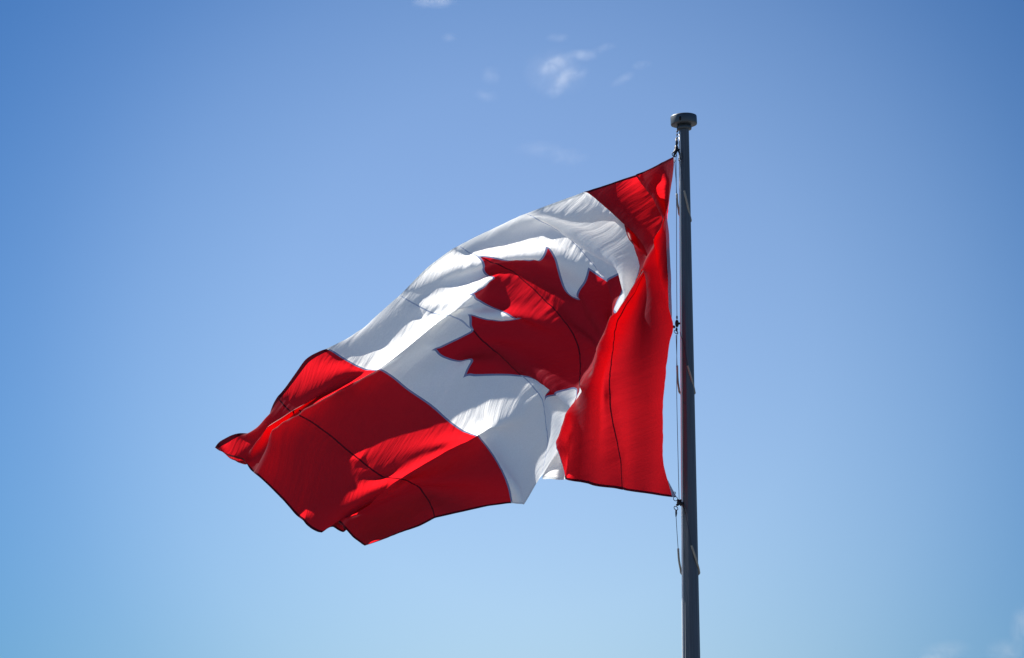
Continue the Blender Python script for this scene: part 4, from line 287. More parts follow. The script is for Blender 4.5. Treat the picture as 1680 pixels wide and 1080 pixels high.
1728 -360 36 1744 -338 115 1755 -314 194 1751 -288 272 1719 -264 343 1657 -248 391 1576 -247 401 1498 -258 379 1425 -272 346 1346 -277 324 1266 -267 326 1193 -245 352 1134 -216 396 1100 -179 457 1055 -153 516 973 -171 526 934 -222 505 990 -238 491 1011 -244 466 1014 -240 426 1018 -232 369 1029 -226 302 1047 -219 239 1067 -212 193 1080 -205 160 1080 -201 138 1073 -197 112 1066 -192 71 1062 -187 16 1062 -186 -53 1064 -189 -128 1072 -196 -206 1089 -202 -283 1112 -202 -360 1116 -200 -435 1090 -199 -505 1060 -205 -566 1034 -219 -621 1013 -239 -679 997 -260 -744 987 -278 -818 982 -291 -896 982 -301 -976 984 -307 -1055 985 -309 -1135 973 -307 -1213 921 -301 -1284 862 -325 -1338 817 -358 -1396 730 -364 -1418 646 -369 -1434 562 -374 -1451 480 -377 -1468 397 -378 -1487 315 -383 -1508 236 -400 -1534 169 -433 -1576 125 -469 -1638 99 -488 -1717 85 -490 -1801 53 -505 -1879 -8 -534 -1928 -81 -580 -1957 -149 -632 -1988 -213 -684 -2021 -274 -739 -2055 -333 -799 -2087 -389 -864 -2113 -441 -935 -2136 -491 -1006 -2158 -550 -1070 -2183 -610 -1135 -2207 -681 -1196 -2226 -745 -1242 -2262 -819 -1285 -2293 -892 -1332 -2324 -968 -1380 -2354 -1044 -1430 -2376 -1124 -1481 -2389 -1205 -1531 -2399 -1288 -1581 -2409 -1367 -1633 -2423 -1448 -1687 -2434 -1532 -1742 -2440 -1628 -1799 -2442 -1691 -1844 -2465 -1742 -1895 -2515 -1795 -1947 -2564 -1850 -2008 -2600 -1908 -2072 -2619 -1967 -2137 -2627 -2028 -2201 -2627 -2091 -2263 -2623 -2151 -2325 -2619 -2214 -2388 -2615 -2282 -2451 -2611 -2354 -2520 -2606
1711 -439 57 1730 -418 136 1744 -395 214 1743 -370 293 1715 -347 366 1655 -330 417 1575 -326 433 1496 -334 417 1419 -344 390 1339 -348 372 1259 -340 375 1184 -322 397 1120 -296 435 1083 -262 493 1057 -233 559 996 -220 599 928 -245 600 955 -306 586 977 -321 548 974 -313 508 976 -303 451 987 -294 386 1006 -287 326 1025 -280 280 1039 -274 249 1042 -270 227 1039 -266 198 1035 -262 155 1032 -259 97 1033 -260 27 1036 -264 -48 1047 -270 -125 1068 -273 -202 1100 -270 -277 1106 -264 -348 1069 -262 -415 1037 -267 -473 1011 -282 -535 989 -304 -600 974 -325 -669 964 -342 -744 959 -353 -822 959 -360 -901 960 -363 -980 961 -362 -1058 953 -356 -1135 913 -352 -1211 863 -381 -1269 818 -416 -1327 735 -422 -1350 651 -425 -1367 568 -429 -1384 486 -430 -1401 404 -431 -1420 323 -440 -1445 251 -466 -1482 202 -503 -1540 178 -532 -1615 165 -538 -1699 155 -533 -1784 114 -557 -1857 48 -597 -1898 -24 -642 -1926 -92 -689 -1956 -156 -739 -1989 -216 -793 -2022 -274 -851 -2054 -328 -915 -2082 -377 -985 -2105 -423 -1056 -2126 -479 -1118 -2155 -532 -1184 -2181 -605 -1246 -2201 -660 -1282 -2249 -736 -1317 -2287 -809 -1361 -2320 -887 -1409 -2343 -967 -1458 -2347 -1051 -1504 -2348 -1134 -1554 -2354 -1218 -1605 -2365 -1297 -1657 -2380 -1381 -1710 -2388 -1470 -1765 -2392 -1582 -1826 -2396 -1610 -1868 -2463 -1660 -1909 -2524 -1715 -1971 -2561 -1775 -2037 -2576 -1839 -2099 -2577 -1906 -2156 -2572 -1974 -2212 -2564 -2042 -2269 -2554 -2101 -2331 -2551 -2169 -2390 -2541 -2247 -2445 -2532 -2339 -2508 -2519
1691 -517 79 1715 -498 156 1733 -476 234 1736 -452 313 1710 -430 388 1652 -413 442 1574 -407 462 1493 -410 453 1414 -417 433 1333 -420 420 1253 -412 425 1177 -397 445 1106 -377 476 1063 -344 529 1046 -316 598 1009 -291 658 942 -286 688 916 -346 667 945 -402 647 930 -383 591 931 -370 534 946 -362 469 965 -356 410 984 -349 366 999 -343 338 1005 -338 317 1005 -334 285 1003 -332 239 1002 -331 178 1004 -334 108 1009 -339 32 1020 -344 -45 1039 -344 -122 1057 -337 -197 1059 -329 -267 1038 -324 -327 1012 -328 -376 987 -346 -451 966 -370 -522 951 -391 -594 941 -406 -669 937 -415 -748 936 -419 -827 937 -419 -906 937 -416 -983 929 -411 -1060 904 -406 -1139 862 -436 -1200 816 -471 -1255 736 -478 -1282 654 -481 -1300 572 -484 -1317 490 -485 -1334 408 -486 -1355 331 -502 -1387 274 -536 -1440 249 -570 -1514 242 -588 -1595 235 -584 -1679 222 -583 -1764 180 -610 -1833 106 -656 -1864 32 -698 -1890 -36 -743 -1919 -99 -792 -1953 -158 -845 -1988 -213 -902 -2022 -264 -964 -2053 -311 -1033 -2077 -344 -1110 -2088 -402 -1161 -2130 -431 -1228 -2160 -517 -1284 -2191 -553 -1309 -2250 -645 -1338 -2289 -712 -1380 -2307 -804 -1426 -2317 -882 -1469 -2308 -969 -1521 -2316 -1047 -1572 -2333 -1133 -1626 -2351 -1211 -1677 -2369 -1297 -1731 -2383 -1389 -1781 -2398 -1507 -1833 -2417 -1526 -1869 -2481 -1581 -1930 -2520 -1645 -1995 -2524 -1715 -2053 -2519 -1786 -2102 -2510 -1858 -2152 -2503 -1928 -2204 -2494 -1994 -2261 -2484 -2046 -2330 -2485 -2117 -2373 -2470 -2203 -2417 -2463 -2296 -2477 -2443
1671 -595 102 1700 -577 177 1722 -557 255 1728 -534 334 1704 -512 409 1649 -495 466 1571 -487 491 1490 -488 488 1409 -491 474 1328 -491 467 1247 -483 475 1170 -471 495 1097 -456 522 1044 -426 567 1029 -398 636 1011 -371 704 962 -350 756 900 -385 753 909 -452 730 881 -446 678 886 -437 618 904 -431 552 924 -425 491 943 -419 450 959 -411 428 969 -404 412 972 -401 376 972 -401 324 973 -403 260 975 -407 188 981 -414 112 991 -418 34 1006 -415 -43 1017 -404 -118 1017 -394 -186 1004 -389 -246 984 -395 -302 961 -413 -373 941 -436 -445 927 -456 -518 918 -470 -595 915 -477 -674 914 -478 -753 914 -476 -832 913 -470 -909 908 -466 -984 896 -468 -1057 859 -488 -1126 814 -523 -1182 737 -532 -1212 656 -538 -1233 574 -540 -1250 492 -540 -1267 412 -545 -1292 345 -571 -1338 312 -606 -1408 308 -628 -1491 316 -639 -1575 310 -622 -1658 286 -635 -1740 234 -672 -1797 157 -713 -1823 84 -754 -1849 17 -798 -1880 -44 -846 -1917 -101 -899 -1955 -153 -955 -1994 -201 -1016 -2030 -245 -1084 -2059 -278 -1162 -2078 -330 -1209 -2133 -378 -1259 -2189 -443 -1301 -2230 -501 -1339 -2284 -576 -1379 -2308 -645 -1424 -2315 -728 -1460 -2315 -800 -1497 -2310 -888 -1548 -2333 -965 -1592 -2355 -1052 -1644 -2378 -1131 -1692 -2398 -1218 -1744 -2417 -1305 -1790 -2434 -1390 -1843 -2449 -1447 -1899 -2477 -1518 -1957 -2479 -1592 -2007 -2464 -1666 -2058 -2452 -1738 -2107 -2443 -1812 -2156 -2439 -1877 -2205 -2431 -1940 -2251 -2417 -1990 -2317 -2421 -2060 -2321 -2408 -2154 -2372 -2405 -2220 -2428 -2396
1651 -674 124 1685 -657 199 1711 -638 275 1719 -616 354 1698 -595 430 1644 -578 489 1568 -568 517 1486 -566 520 1404 -566 514 1323 -563 514 1243 -554 527 1166 -543 548 1090 -532 569 1028 -508 606 1011 -479 674 1004 -453 746 971 -428 809 903 -432 837 878 -494 812 822 -506 780 841 -504 706 863 -500 634 883 -496 571 901 -490 531 920 -479 518 935 -468 518 939 -468 467 941 -471 408 943 -475 343 946 -480 269 952 -488 192 961 -491 113 973 -485 35 982 -472 -39 982 -459 -107 972 -455 -168 954 -464 -229 934 -482 -297 916 -503 -368 903 -522 -442 895 -534 -520 891 -539 -600 891 -538 -680 891 -533 -758 890 -526 -835 886 -521 -908 876 -522 -978 849 -536 -1050 808 -573 -1107 736 -587 -1142 658 -594 -1167 578 -597 -1184 496 -597 -1202 419 -609 -1235 373 -642 -1298 367 -665 -1380 378 -669 -1464 390 -682 -1549 383 -663 -1635 338 -693 -1702 280 -729 -1749 205 -770 -1776 133 -810 -1805 67 -854 -1840 9 -902 -1880 -46 -954 -1922 -97 -1010 -1964 -143 -1071 -2005 -185 -1138 -2039 -226 -1212 -2070 -270 -1261 -2130 -318 -1309 -2195 -381 -1348 -2244 -445 -1392 -2296 -520 -1433 -2317 -595 -1473 -2350 -679 -1509 -2348 -760 -1540 -2359 -843 -1585 -2380 -923 -1632 -2402 -1007 -1680 -2425 -1089 -1729 -2447 -1173 -1777 -2468 -1257 -1823 -2489 -1337 -1867 -2507 -1392 -1949 -2503 -1458 -2010 -2477 -1535 -2060 -2466 -1611 -2108 -2471 -1688 -2149 -2485 -1765 -2185 -2499 -1840 -2224 -2501 -1914 -2261 -2498 -1990 -2293 -2497 -2068 -2325 -2489 -2130 -2382 -2478 -2182 -2449 -2467
1634 -753 147 1672 -737 219 1701 -719 295 1711 -698 374 1690 -677 451 1638 -660 512 1564 -650 544 1482 -645 552 1399 -642 552 1318 -636 559 1239 -624 578 1162 -612 605 1085 -605 626 1016 -589 647 997 -560 714 992 -533 787 968 -508 856 909 -498 904 845 -536 898 782 -556 875 793 -578 805 822 -569 716 842 -568 648 859 -563 608 878 -552 600 897 -540 606 905 -539 550 909 -542 492 913 -546 425 917 -553 350 922 -563 271 931 -568 191 941 -559 112 949 -540 39 950 -524 -27 941 -520 -89 925 -530 -152 907 -549 -219 890 -571 -291 878 -589 -367 871 -599 -446 868 -601 -526 867 -598 -607 868 -590 -685 867 -582 -761 862 -577 -833 852 -577 -902 834 -587 -975 798 -624 -1033 735 -642 -1073 661 -652 -1101 583 -656 -1120 502 -658 -1140 437 -680 -1187 423 -705 -1267 441 -698 -1350 457 -678 -1432 466 -686 -1519 434 -720 -1594 371 -750 -1643 329 -785 -1700 253 -827 -1729 180 -867 -1759 115 -910 -1796 58 -957 -1838 4 -1008 -1881 -46 -1063 -1924 -95 -1123 -1961 -149 -1186 -1986 -213 -1246 -2000 -273 -1283 -2053 -333 -1313 -2115 -397 -1340 -2166 -462 -1378 -2213 -536 -1414 -2239 -609 -1447 -2271 -693 -1475 -2277 -774 -1503 -2291 -858 -1556 -2311 -939 -1605 -2333 -1024 -1656 -2357 -1108 -1706 -2380 -1192 -1758 -2402 -1276 -1807 -2424 -1361 -1853 -2449 -1436 -1907 -2480 -1499 -1972 -2514 -1554 -2041 -2534 -1615 -2101 -2544 -1678 -2155 -2562 -1752 -2197 -2578 -1825 -2243 -2579 -1900 -2280 -2576 -1982 -2300 -2575 -2050 -2351 -2563 -2094 -2418 -2543 -2139 -2487 -2524
1619 -833 169 1662 -818 239 1693 -800 314 1702 -780 394 1682 -760 472 1633 -742 535 1560 -730 573 1478 -725 583 1395 -720 588 1312 -711 600 1234 -696 627 1161 -680 666 1085 -669 697 1014 -670 691 985 -641 754 981 -614 827 958 -589 900 907 -573 961 829 -585 981 739 -625 982 757 -635 891 789 -641 793 802 -642 721 815 -639 681 833 -631 667 854 -621 657 869 -615 624 877 -614 575 883 -616 509 887 -625 431 893 -641 348 900 -654 266 909 -637 188 917 -608 118 917 -587 53 910 -584 -9 896 -596 -72 880 -616 -141 865 -639 -214 853 -656 -292 847 -664 -372 844 -664 -453 844 -657 -534 844 -648 -612 843 -638 -688 839 -632 -759 829 -634 -826 813 -648 -890 787 -676 -954 737 -699 -1003 669 -712 -1036 593 -721 -1060 515 -728 -1085 476 -749 -1153 494 -742 -1235 517 -713 -1311 529 -711 -1397 496 -747 -1469 429 -765 -1520 382 -803 -1576 374 -849 -1648 293 -887 -1678 219 -925 -1709 154 -967 -1746 98 -1012 -1788 43 -1062 -1829 -15 -1113 -1864 -81 -1159 -1889 -159 -1187 -1906 -238 -1192 -1933 -297 -1230 -1986 -353 -1263 -2041 -415 -1301 -2090 -479 -1344 -2126 -551 -1382 -2157 -625 -1414 -2180 -705 -1447 -2198 -783 -1481 -2212 -867 -1533 -2235 -947 -1583 -2256 -1032 -1634 -2281 -1115 -1685 -2304 -1201 -1736 -2328 -1283 -1788 -2350 -1360 -1845 -2375 -1435 -1900 -2405 -1502 -1961 -2436 -1569 -2020 -2459 -1642 -2083 -2474 -1699 -2149 -2491 -1754 -2229 -2518 -1809 -2286 -2517 -1878 -2333 -2517 -1955 -2325 -2508 -1992 -2385 -2521 -2021 -2455 -2523 -2070 -2510 -2512
1613 -915 188 1656 -900 258 1688 -882 333 1696 -862 413 1675 -842 491 1628 -824 559 1558 -811 605 1474 -805 611 1389 -798 619 1308 -788 635 1231 -772 669 1161 -752 717 1089 -735 783 1022 -748 736 979 -724 791 972 -696 865 949 -670 940 906 -649 1012 845 -636 1084 780 -670 1034 776 -698 941 766 -721 859 759 -718 787 766 -716 750 788 -711 734 813 -702 722 834 -690 700 847 -684 660 854 -685 595 858 -695 514 862 -717 428 866 -750 341 876 -714 265 884 -671 197 886 -648 133 880 -646 71 867 -660 8 853 -683 -62 838 -707 -137 828 -724 -216 822 -729 -298 820 -726 -380 820 -717 -461 821 -706 -540 820 -695 -615 816 -688 -685 807 -690 -750 794 -706 -809 775 -733 -863 748 -760 -916 685 -768 -966 606 -776 -994 542 -800 -1041 540 -802 -1123 567 -772 -1197 584 -762 -1279 549 -778 -1352 475 -785 -1394 402 -784 -1440 389 -852 -1507 389 -907 -1580 318 -949 -1622 247 -986 -1655 182 -1027 -1692 122 -1070 -1731 59 -1114 -1765 -11 -1152 -1792 -89 -1176 -1810 -172 -1182 -1825 -254 -1184 -1846 -311 -1225 -1900 -360 -1254 -1953 -410 -1293 -2010 -483 -1327 -2037 -556 -1369 -2073 -630 -1400 -2091 -708 -1444 -2115 -784 -1481 -2132 -870 -1531 -2156 -951 -1577 -2178 -1036 -1627 -2204 -1119 -1676 -2227 -1204 -1726 -2251 -1285 -1779 -2275 -1365 -1836 -2301 -1446 -1880 -2330 -1515 -1938 -2363 -1581 -1997 -2386 -1641 -2059 -2400 -1697 -2126 -2416 -1748 -2198 -2431 -1804 -2261 -2432 -1867 -2316 -2431 -1941 -2332 -2427 -1969 -2398 -2438 -2019 -2453 -2435 -2082 -2432 -2470
1613 -998 205 1655 -982 275 1686 -964 350 1694 -944 431 1672 -925 508 1623 -909 572 1552 -896 613 1470 -889 627 1388 -881 638 1307 -870 659 1234 -854 695 1165 -837 740 1089 -829 773 1016 -832 767 977 -807 827 968 -779 900 950 -754 974 913 -733 1043 855 -725 1095 796 -750 1050 768 -775 978 731 -792 908 705 -791 849 718 -792 817 744 -791 802 774 -779 795 801 -762 786 818 -750 757 825 -751 686 827 -762 601 830 -776 515 836 -783 430 844 -760 351 851 -728 280 854 -708 214 850 -708 152 839 -725 89 826 -750 16 812 -776 -61 802 -792 -142 798 -795 -225 796 -789 -308 797 -777 -389 798 -764 -467 797 -751 -542 794 -743 -611 786 -744 -673 774 -759 -726 758 -785 -776 740 -812 -831 708 -834 -890 640 -845 -944 597 -862 -1010 610 -841 -1088 631 -824 -1165 615 -838 -1246 549 -849 -1299 471 -848 -1333 410 -866 -1387 404 -919 -1454 401 -974 -1524 334 -1015 -1567 265 -1051 -1602 198 -1089 -1637 132 -1127 -1670 61 -1163 -1698 -15 -1192 -1720 -94 -1214 -1738 -171 -1236 -1763 -236 -1264 -1806 -283 -1297 -1865 -322 -1326 -1932 -362 -1350 -2001 -444 -1395 -2021 -525 -1433 -2036 -606 -1468 -2052 -685 -1506 -2070 -765 -1545 -2089 -846 -1585 -2107 -928 -1627 -2126 -1010 -1669 -2145 -1092 -1712 -2166 -1174 -1755 -2186 -1256 -1797 -2207 -1342 -1837 -2231 -1418 -1889 -2261 -1491 -1947 -2293 -1564 -1999 -2312 -1647 -2048 -2325 -1705 -2110 -2339 -1752 -2177 -2348 -1814 -2231 -2351 -1876 -2278 -2349 -1924 -2337 -2344 -1966 -2401 -2347 -2040 -2418 -2358 -2110 -2395 -2392
1617 -1082 221 1658 -1064 291 1687 -1046 367 1693 -1027 448 1670 -1009 525 1619 -993 586 1547 -981 623 1467 -973 641 1386 -965 654 1308 -954 677 1238 -938 717 1172 -923 761 1096 -918 787 1022 -915 802 979 -891 860 966 -864 933 952 -839 1007 919 -819 1076 857 -811 1122 794 -832 1083 751 -851 1018 696 -857 964 637 -860 921 673 -870 882 703 -872 869 736 -858 868 769 -833 876 791 -813 873 796 -817 777 796 -828 687 797 -833 601 802 -827 518 811 -807 438 819 -783 363 823 -767 295 821 -768 232 812 -788 167 799 -816 93 786 -843 15 777 -860 -68 773 -861 -152 772 -852 -235 773 -837 -317 774 -822 -395 774 -807 -470 772 -798 -537 765 -797 -595 754 -809 -644 738 -833 -690 721 -861 -746 705 -889 -812 684 -910 -883 673 -917 -962 669 -893 -1045 667 -897 -1129 617 -911 -1196 542 -906 -1235 469 -913 -1276 426 -944 -1339 415 -993 -1405 404 -1044 -1470 344 -1084 -1514 276 -1119 -1550 207 -1154 -1583 137 -1187 -1612 63 -1219 -1638 -12 -1248 -1661 -86 -1278 -1687 -152 -1310 -1726 -205 -1342 -1783 -243 -1372 -1850 -273 -1395 -1925 -309 -1412 -1999 -394 -1459 -2019 -477 -1498 -2031 -559 -1535 -2045 -637 -1572 -2063 -716 -1610 -2083 -796 -1648 -2103 -875 -1687 -2125 -954 -1726 -2149 -1032 -1764 -2174 -1111 -1800 -2205 -1190 -1830 -2239 -1276 -1854 -2257 -1349 -1922 -2262 -1426 -1980 -2266 -1505 -2030 -2269 -1589 -2074 -2271 -1667 -2120 -2268 -1762 -2164 -2265 -1826 -2207 -2267 -1893 -2254 -2265 -1916 -2329 -2260 -1977 -2375 -2263 -2050 -2365 -2290 -2128 -2364 -2311
1631 -1164 233 1666 -1146 306 1690 -1128 384 1693 -1110 464 1668 -1092 541 1615 -1077 601 1543 -1065 637 1463 -1057 655 1383 -1049 668 1307 -1038 694 1242 -1022 739 1181 -1006 788 1110 -1000 820 1036 -996 841 984 -975 893 964 -948 964 951 -924 1038 922 -904 1109 858 -896 1152 789 -913 1117 733 -926 1060 659 -920 1019 587 -916 990 625 -949 949 661 -954 937 698 -941 933 733 -915 941 757 -893 937 763 -892 850 761 -897 766 763 -894 684 768 -881 602 777 -861 521 787 -838 444 793 -824 375 794 -826 315 786 -849 253 773 -883 174 759 -917 90 750 -934 5 747 -928 -79 748 -914 -162 749 -897 -244 751 -880 -324 752 -864 -398 750 -852 -464 745 -848 -517 734 -857 -558 719 -879 -598 703 -908 -659 689 -938 -732 683 -962 -811 681 -970 -895 679 -967 -981 667 -968 -1071 605 -965 -1130 532 -960 -1170 471 -981 -1223 439 -1017 -1290 425 -1065 -1355 406 -1114 -1416 350 -1153 -1462 284 -1187 -1498 215 -1220 -1531 143 -1252 -1560 71 -1283 -1586 -1 -1316 -1615 -68 -1351 -1651 -126 -1386 -1700 -170 -1417 -1764 -200 -1444 -1838 -224 -1463 -1916 -258 -1482 -1991 -343 -1525 -2013 -426 -1563 -2029 -506 -1599 -2046 -583 -1635 -2067 -661 -1671 -2089 -739 -1707 -2113 -817 -1744 -2137 -893 -1780 -2162 -971 -1817 -2187 -1049 -1855 -2208 -1134 -1884 -2215 -1218 -1881 -2204 -1298 -1941 -2206 -1376 -1995 -2206 -1457 -2040 -2204 -1540 -2076 -2201 -1623 -2112 -2198 -1707 -2147 -2196 -1787 -2188 -2191 -1873 -2236 -2182 -1910 -2305 -2179 -1986 -2323 -2193 -2056 -2315 -2217 -2124 -2353 -2224
1647 -1247 245 1675 -1228 321 1693 -1210 400 1692 -1193 481 1665 -1176 557 1611 -1161 616 1538 -1149 653 1459 -1141 669 1379 -1133 683 1305 -1121 712 1245 -1105 763 1192 -1088 819 1126 -1079 859 1052 -1075 881 992 -1058 926 964 -1033 995 949 -1010 1069 921 -989 1140 857 -979 1185 786 -992 1152 727 -1004 1097 655 -1000 1058 582 -980 1066 569 -1029 1028 619 -1038 1008 659 -1027 989 695 -1004 981 718 -983 960 726 -973 907 726 -967 842 728 -956 766 734 -939 684 744 -916 603 754 -894 524 763 -880 455 768 -881 402 762 -906 360 747 -951 257 728 -1003 162 719 -1019 73 721 -997 -8 724 -975 -90 725 -957 -172 727 -938 -253 729 -921 -328 728 -907 -392 725 -900 -440 716 -904 -470 702 -924 -492 685 -957 -572 672 -990 -655 667 -1015 -738 668 -1025 -823 667 -1026 -910 652 -1022 -993 594 -1014 -1061 528 -1022 -1112 482 -1050 -1175 452 -1087 -1241 434 -1136 -1304 413 -1185 -1363 356 -1223 -1409 290 -1255 -1446 222 -1287 -1480 152 -1319 -1511 82 -1353 -1542 15 -1388 -1577 -46 -1426 -1621 -96 -1461 -1677 -132 -1491 -1746 -157 -1515 -1822 -177 -1533 -1902 -210 -1552 -1978 -294 -1593 -2002 -375 -1629 -2021 -454 -1664 -2042 -531 -1699 -2065 -608 -1734 -2088 -686 -1770 -2110 -764 -1806 -2129 -843 -1842 -2144 -925 -1875 -2151 -1010 -1898 -2150 -1098 -1903 -2142 -1183 -1893 -2132 -1264 -1944 -2132 -1343 -1990 -2131 -1425 -2028 -2128 -1507 -2059 -2126 -1589 -2093 -2123 -1668 -2131 -2122 -1744 -2174 -2119 -1816 -2221 -2115 -1888 -2262 -2109 -1971 -2280 -2117 -2040 -2316 -2126 -2077 -2376 -2155
1663 -1329 259 1685 -1310 337 1696 -1292 417 1690 -1276 498 1660 -1259 573 1606 -1245 632 1533 -1233 667 1454 -1225 684 1375 -1217 699 1302 -1205 732 1248 -1188 788 1204 -1169 850 1143 -1157 898 1068 -1154 920 1002 -1141 959 965 -1118 1024 946 -1095 1097 919 -1075 1169 857 -1063 1215 784 -1073 1186 728 -1086 1130 661 -1086 1090 601 -1059 1123 537 -1074 1115 565 -1125 1086 619 -1112 1055 658 -1093 1023 682 -1072 1000 691 -1053 968 691 -1036 923 694 -1016 851 701 -995 768 711 -972 684 722 -950 604 733 -936 532 740 -937 485 738 -963 476 721 -1014 334 695 -1090 230 687 -1102 139 695 -1061 63 698 -1036 -19 701 -1017 -102 704 -998 -183 706 -978 -258 706 -963 -321 703 -955 -367 695 -958 -388 681 -979 -388 665 -1015 -496 651 -1050 -586 645 -1074 -671 645 -1083 -755 645 -1083 -842 633 -1079 -926 594 -1075 -1002 541 -1093 -1066 500 -1121 -1130 464 -1158 -1193 441 -1206 -1252 419 -1256 -1310 361 -1291 -1355 295 -1322 -1393 228 -1354 -1430 161 -1388 -1466 96 -1424 -1502 34 -1462 -1543 -21 -1500 -1592 -65 -1536 -1653 -95 -1564 -1725 -114 -1585 -1803 -131 -1602 -1884 -165 -1625 -1958 -249 -1662 -1984 -329 -1697 -2004 -408 -1731 -2025 -485 -1765 -2045 -563 -1799 -2063 -644 -1832 -2076 -726 -1862 -2083 -810 -1886 -2083 -896 -1902 -2078 -983 -1906 -2071 -1070 -1902 -2063 -1156 -1903 -2055 -1238 -1944 -2055 -1318 -1983 -2053 -1399 -2017 -2050 -1479 -2051 -2047 -1557 -2090 -2045 -1633 -2133 -2045 -1707 -2177 -2043 -1781 -2218 -2039 -1857 -2257 -2033 -1930 -2303 -2043 -1990 -2358 -2065 -2038 -2420 -2093
1682 -1410 273 1694 -1392 353 1699 -1375 434 1687 -1358 514 1655 -1343 588 1600 -1329 647 1528 -1317 682 1448 -1309 699 1369 -1300 716 1299 -1288 753 1250 -1271 813 1214 -1251 881 1161 -1236 936 1085 -1234 958 1014 -1224 992 967 -1204 1053 943 -1182 1125 915 -1162 1197 856 -1148 1246 782 -1155 1220 727 -1167 1163 659 -1169 1125 600 -1142 1165 533 -1133 1194 509 -1182 1157 570 -1203 1130 623 -1177 1083 651 -1154 1056 658 -1128 1040 658 -1098 1021 660 -1074 942 666 -1052 852 677 -1029 765 690 -1007 684 701 -994 609 707 -1000 542 705 -1027 475 694 -1067 385 678 -1112 297 670 -1130 212 669 -1119 130 671 -1101 47 675 -1081 -36 679 -1058 -116 683 -1036 -190 684 -1020 -252 680 -1015 -300 669 -1026 -334 653 -1055 -373 638 -1089 -449 625 -1121 -531 619 -1141 -614 619 -1147 -699 619 -1143 -784 614 -1141 -868 600 -1148 -949 564 -1164 -1024 520 -1191 -1087 476 -1228 -1143 445 -1276 -1198 424 -1327 -1255 363 -1359 -1299 298 -1389 -1340 234 -1422 -1381 171 -1458 -1421 111 -1496 -1463 54 -1535 -1510 5 -1575 -1563 -33 -1610 -1627 -58 -1637 -1701 -71 -1656 -1782 -86 -1672 -1863 -126 -1697 -1932 -208 -1732 -1955 -289 -1764 -1973 -369 -1796 -1991 -448 -1826 -2004 -530 -1854 -2012 -614 -1877 -2014 -700 -1893 -2011 -786 -1901 -2005 -872 -1903 -1998 -958 -1901 -1991 -1045 -1901 -1984 -1131 -1914 -1977 -1212 -1952 -1977 -1291 -1992 -1976 -1368 -2032 -1975 -1444 -2074 -1975 -1518 -2118 -1978 -1591 -2164 -1980 -1663 -2211 -1982 -1734 -2258 -1984 -1804 -2307 -1993 -1871 -2357 -2012 -1932 -2411 -2031 -1991 -2469 -2045
1701 -1491 289 1704 -1473 370 1700 -1457 451 1683 -1441 530 1648 -1426 603 1593 -1413 662 1521 -1401 698 1442 -1392 715 1364 -1383 734 1295 -1371 775 1251 -1354 840 1223 -1334 911 1178 -1317 972 1099 -1314 994 1025 -1307 1025 971 -1289 1081 939 -1268 1151 910 -1249 1224 854 -1234 1276 779 -1237 1254 723 -1249 1198 653 -1249 1163 596 -1222 1208 535 -1210 1253 466 -1244 1234 516 -1270 1189 598 -1258 1144 626 -1231 1127 627 -1196 1147 624 -1158 1157 622 -1136 1031 628 -1114 929 641 -1087 841 656 -1064 761 668 -1053 679 673 -1061 599 670 -1088 519 663 -1122 441 653 -1155 363 645 -1176 282 642 -1178 196 643 -1167 112 648 -1146 30 655 -1119 -49 660 -1094 -123 661 -1078 -186 656 -1077 -239 643 -1097 -285 625 -1132 -336 609 -1167 -403 597 -1197 -480 591 -1213 -562 592 -1214 -646 594 -1208 -730 594 -1205 -814 589 -1213 -895 572 -1232 -969 535 -1260 -1038 485 -1296 -1091 446 -1344 -1142 420 -1395 -1196 361 -1426 -1242 299 -1456 -1287 239 -1491 -1332 182 -1529 -1378 127 -1569 -1426 76 -1609 -1477 32 -1649 -1535 -1 -1684 -1601 -19 -1710 -1677 -26 -1725 -1758 -41 -1741 -1839 -89 -1770 -1899 -174 -1800 -1915 -257 -1827 -1929 -339 -1854 -1939 -421 -1875 -1943 -506 -1891 -1943 -591 -1901 -1939 -677 -1905 -1933 -762 -1905 -1925 -848 -1904 -1918 -934 -1907 -1912 -1019 -1919 -1907 -1098 -1946 -1910 -1177 -1992 -1916 -1251 -2037 -1922 -1325 -2083 -1929 -1397 -2129 -1937 -1468 -2176 -1947 -1539 -2223 -1956 -1608 -2271 -1966 -1678 -2319 -1980 -1746 -2366 -1996 -1812 -2416 -2012 -1875 -2470 -2024 -1937 -2527 -2031
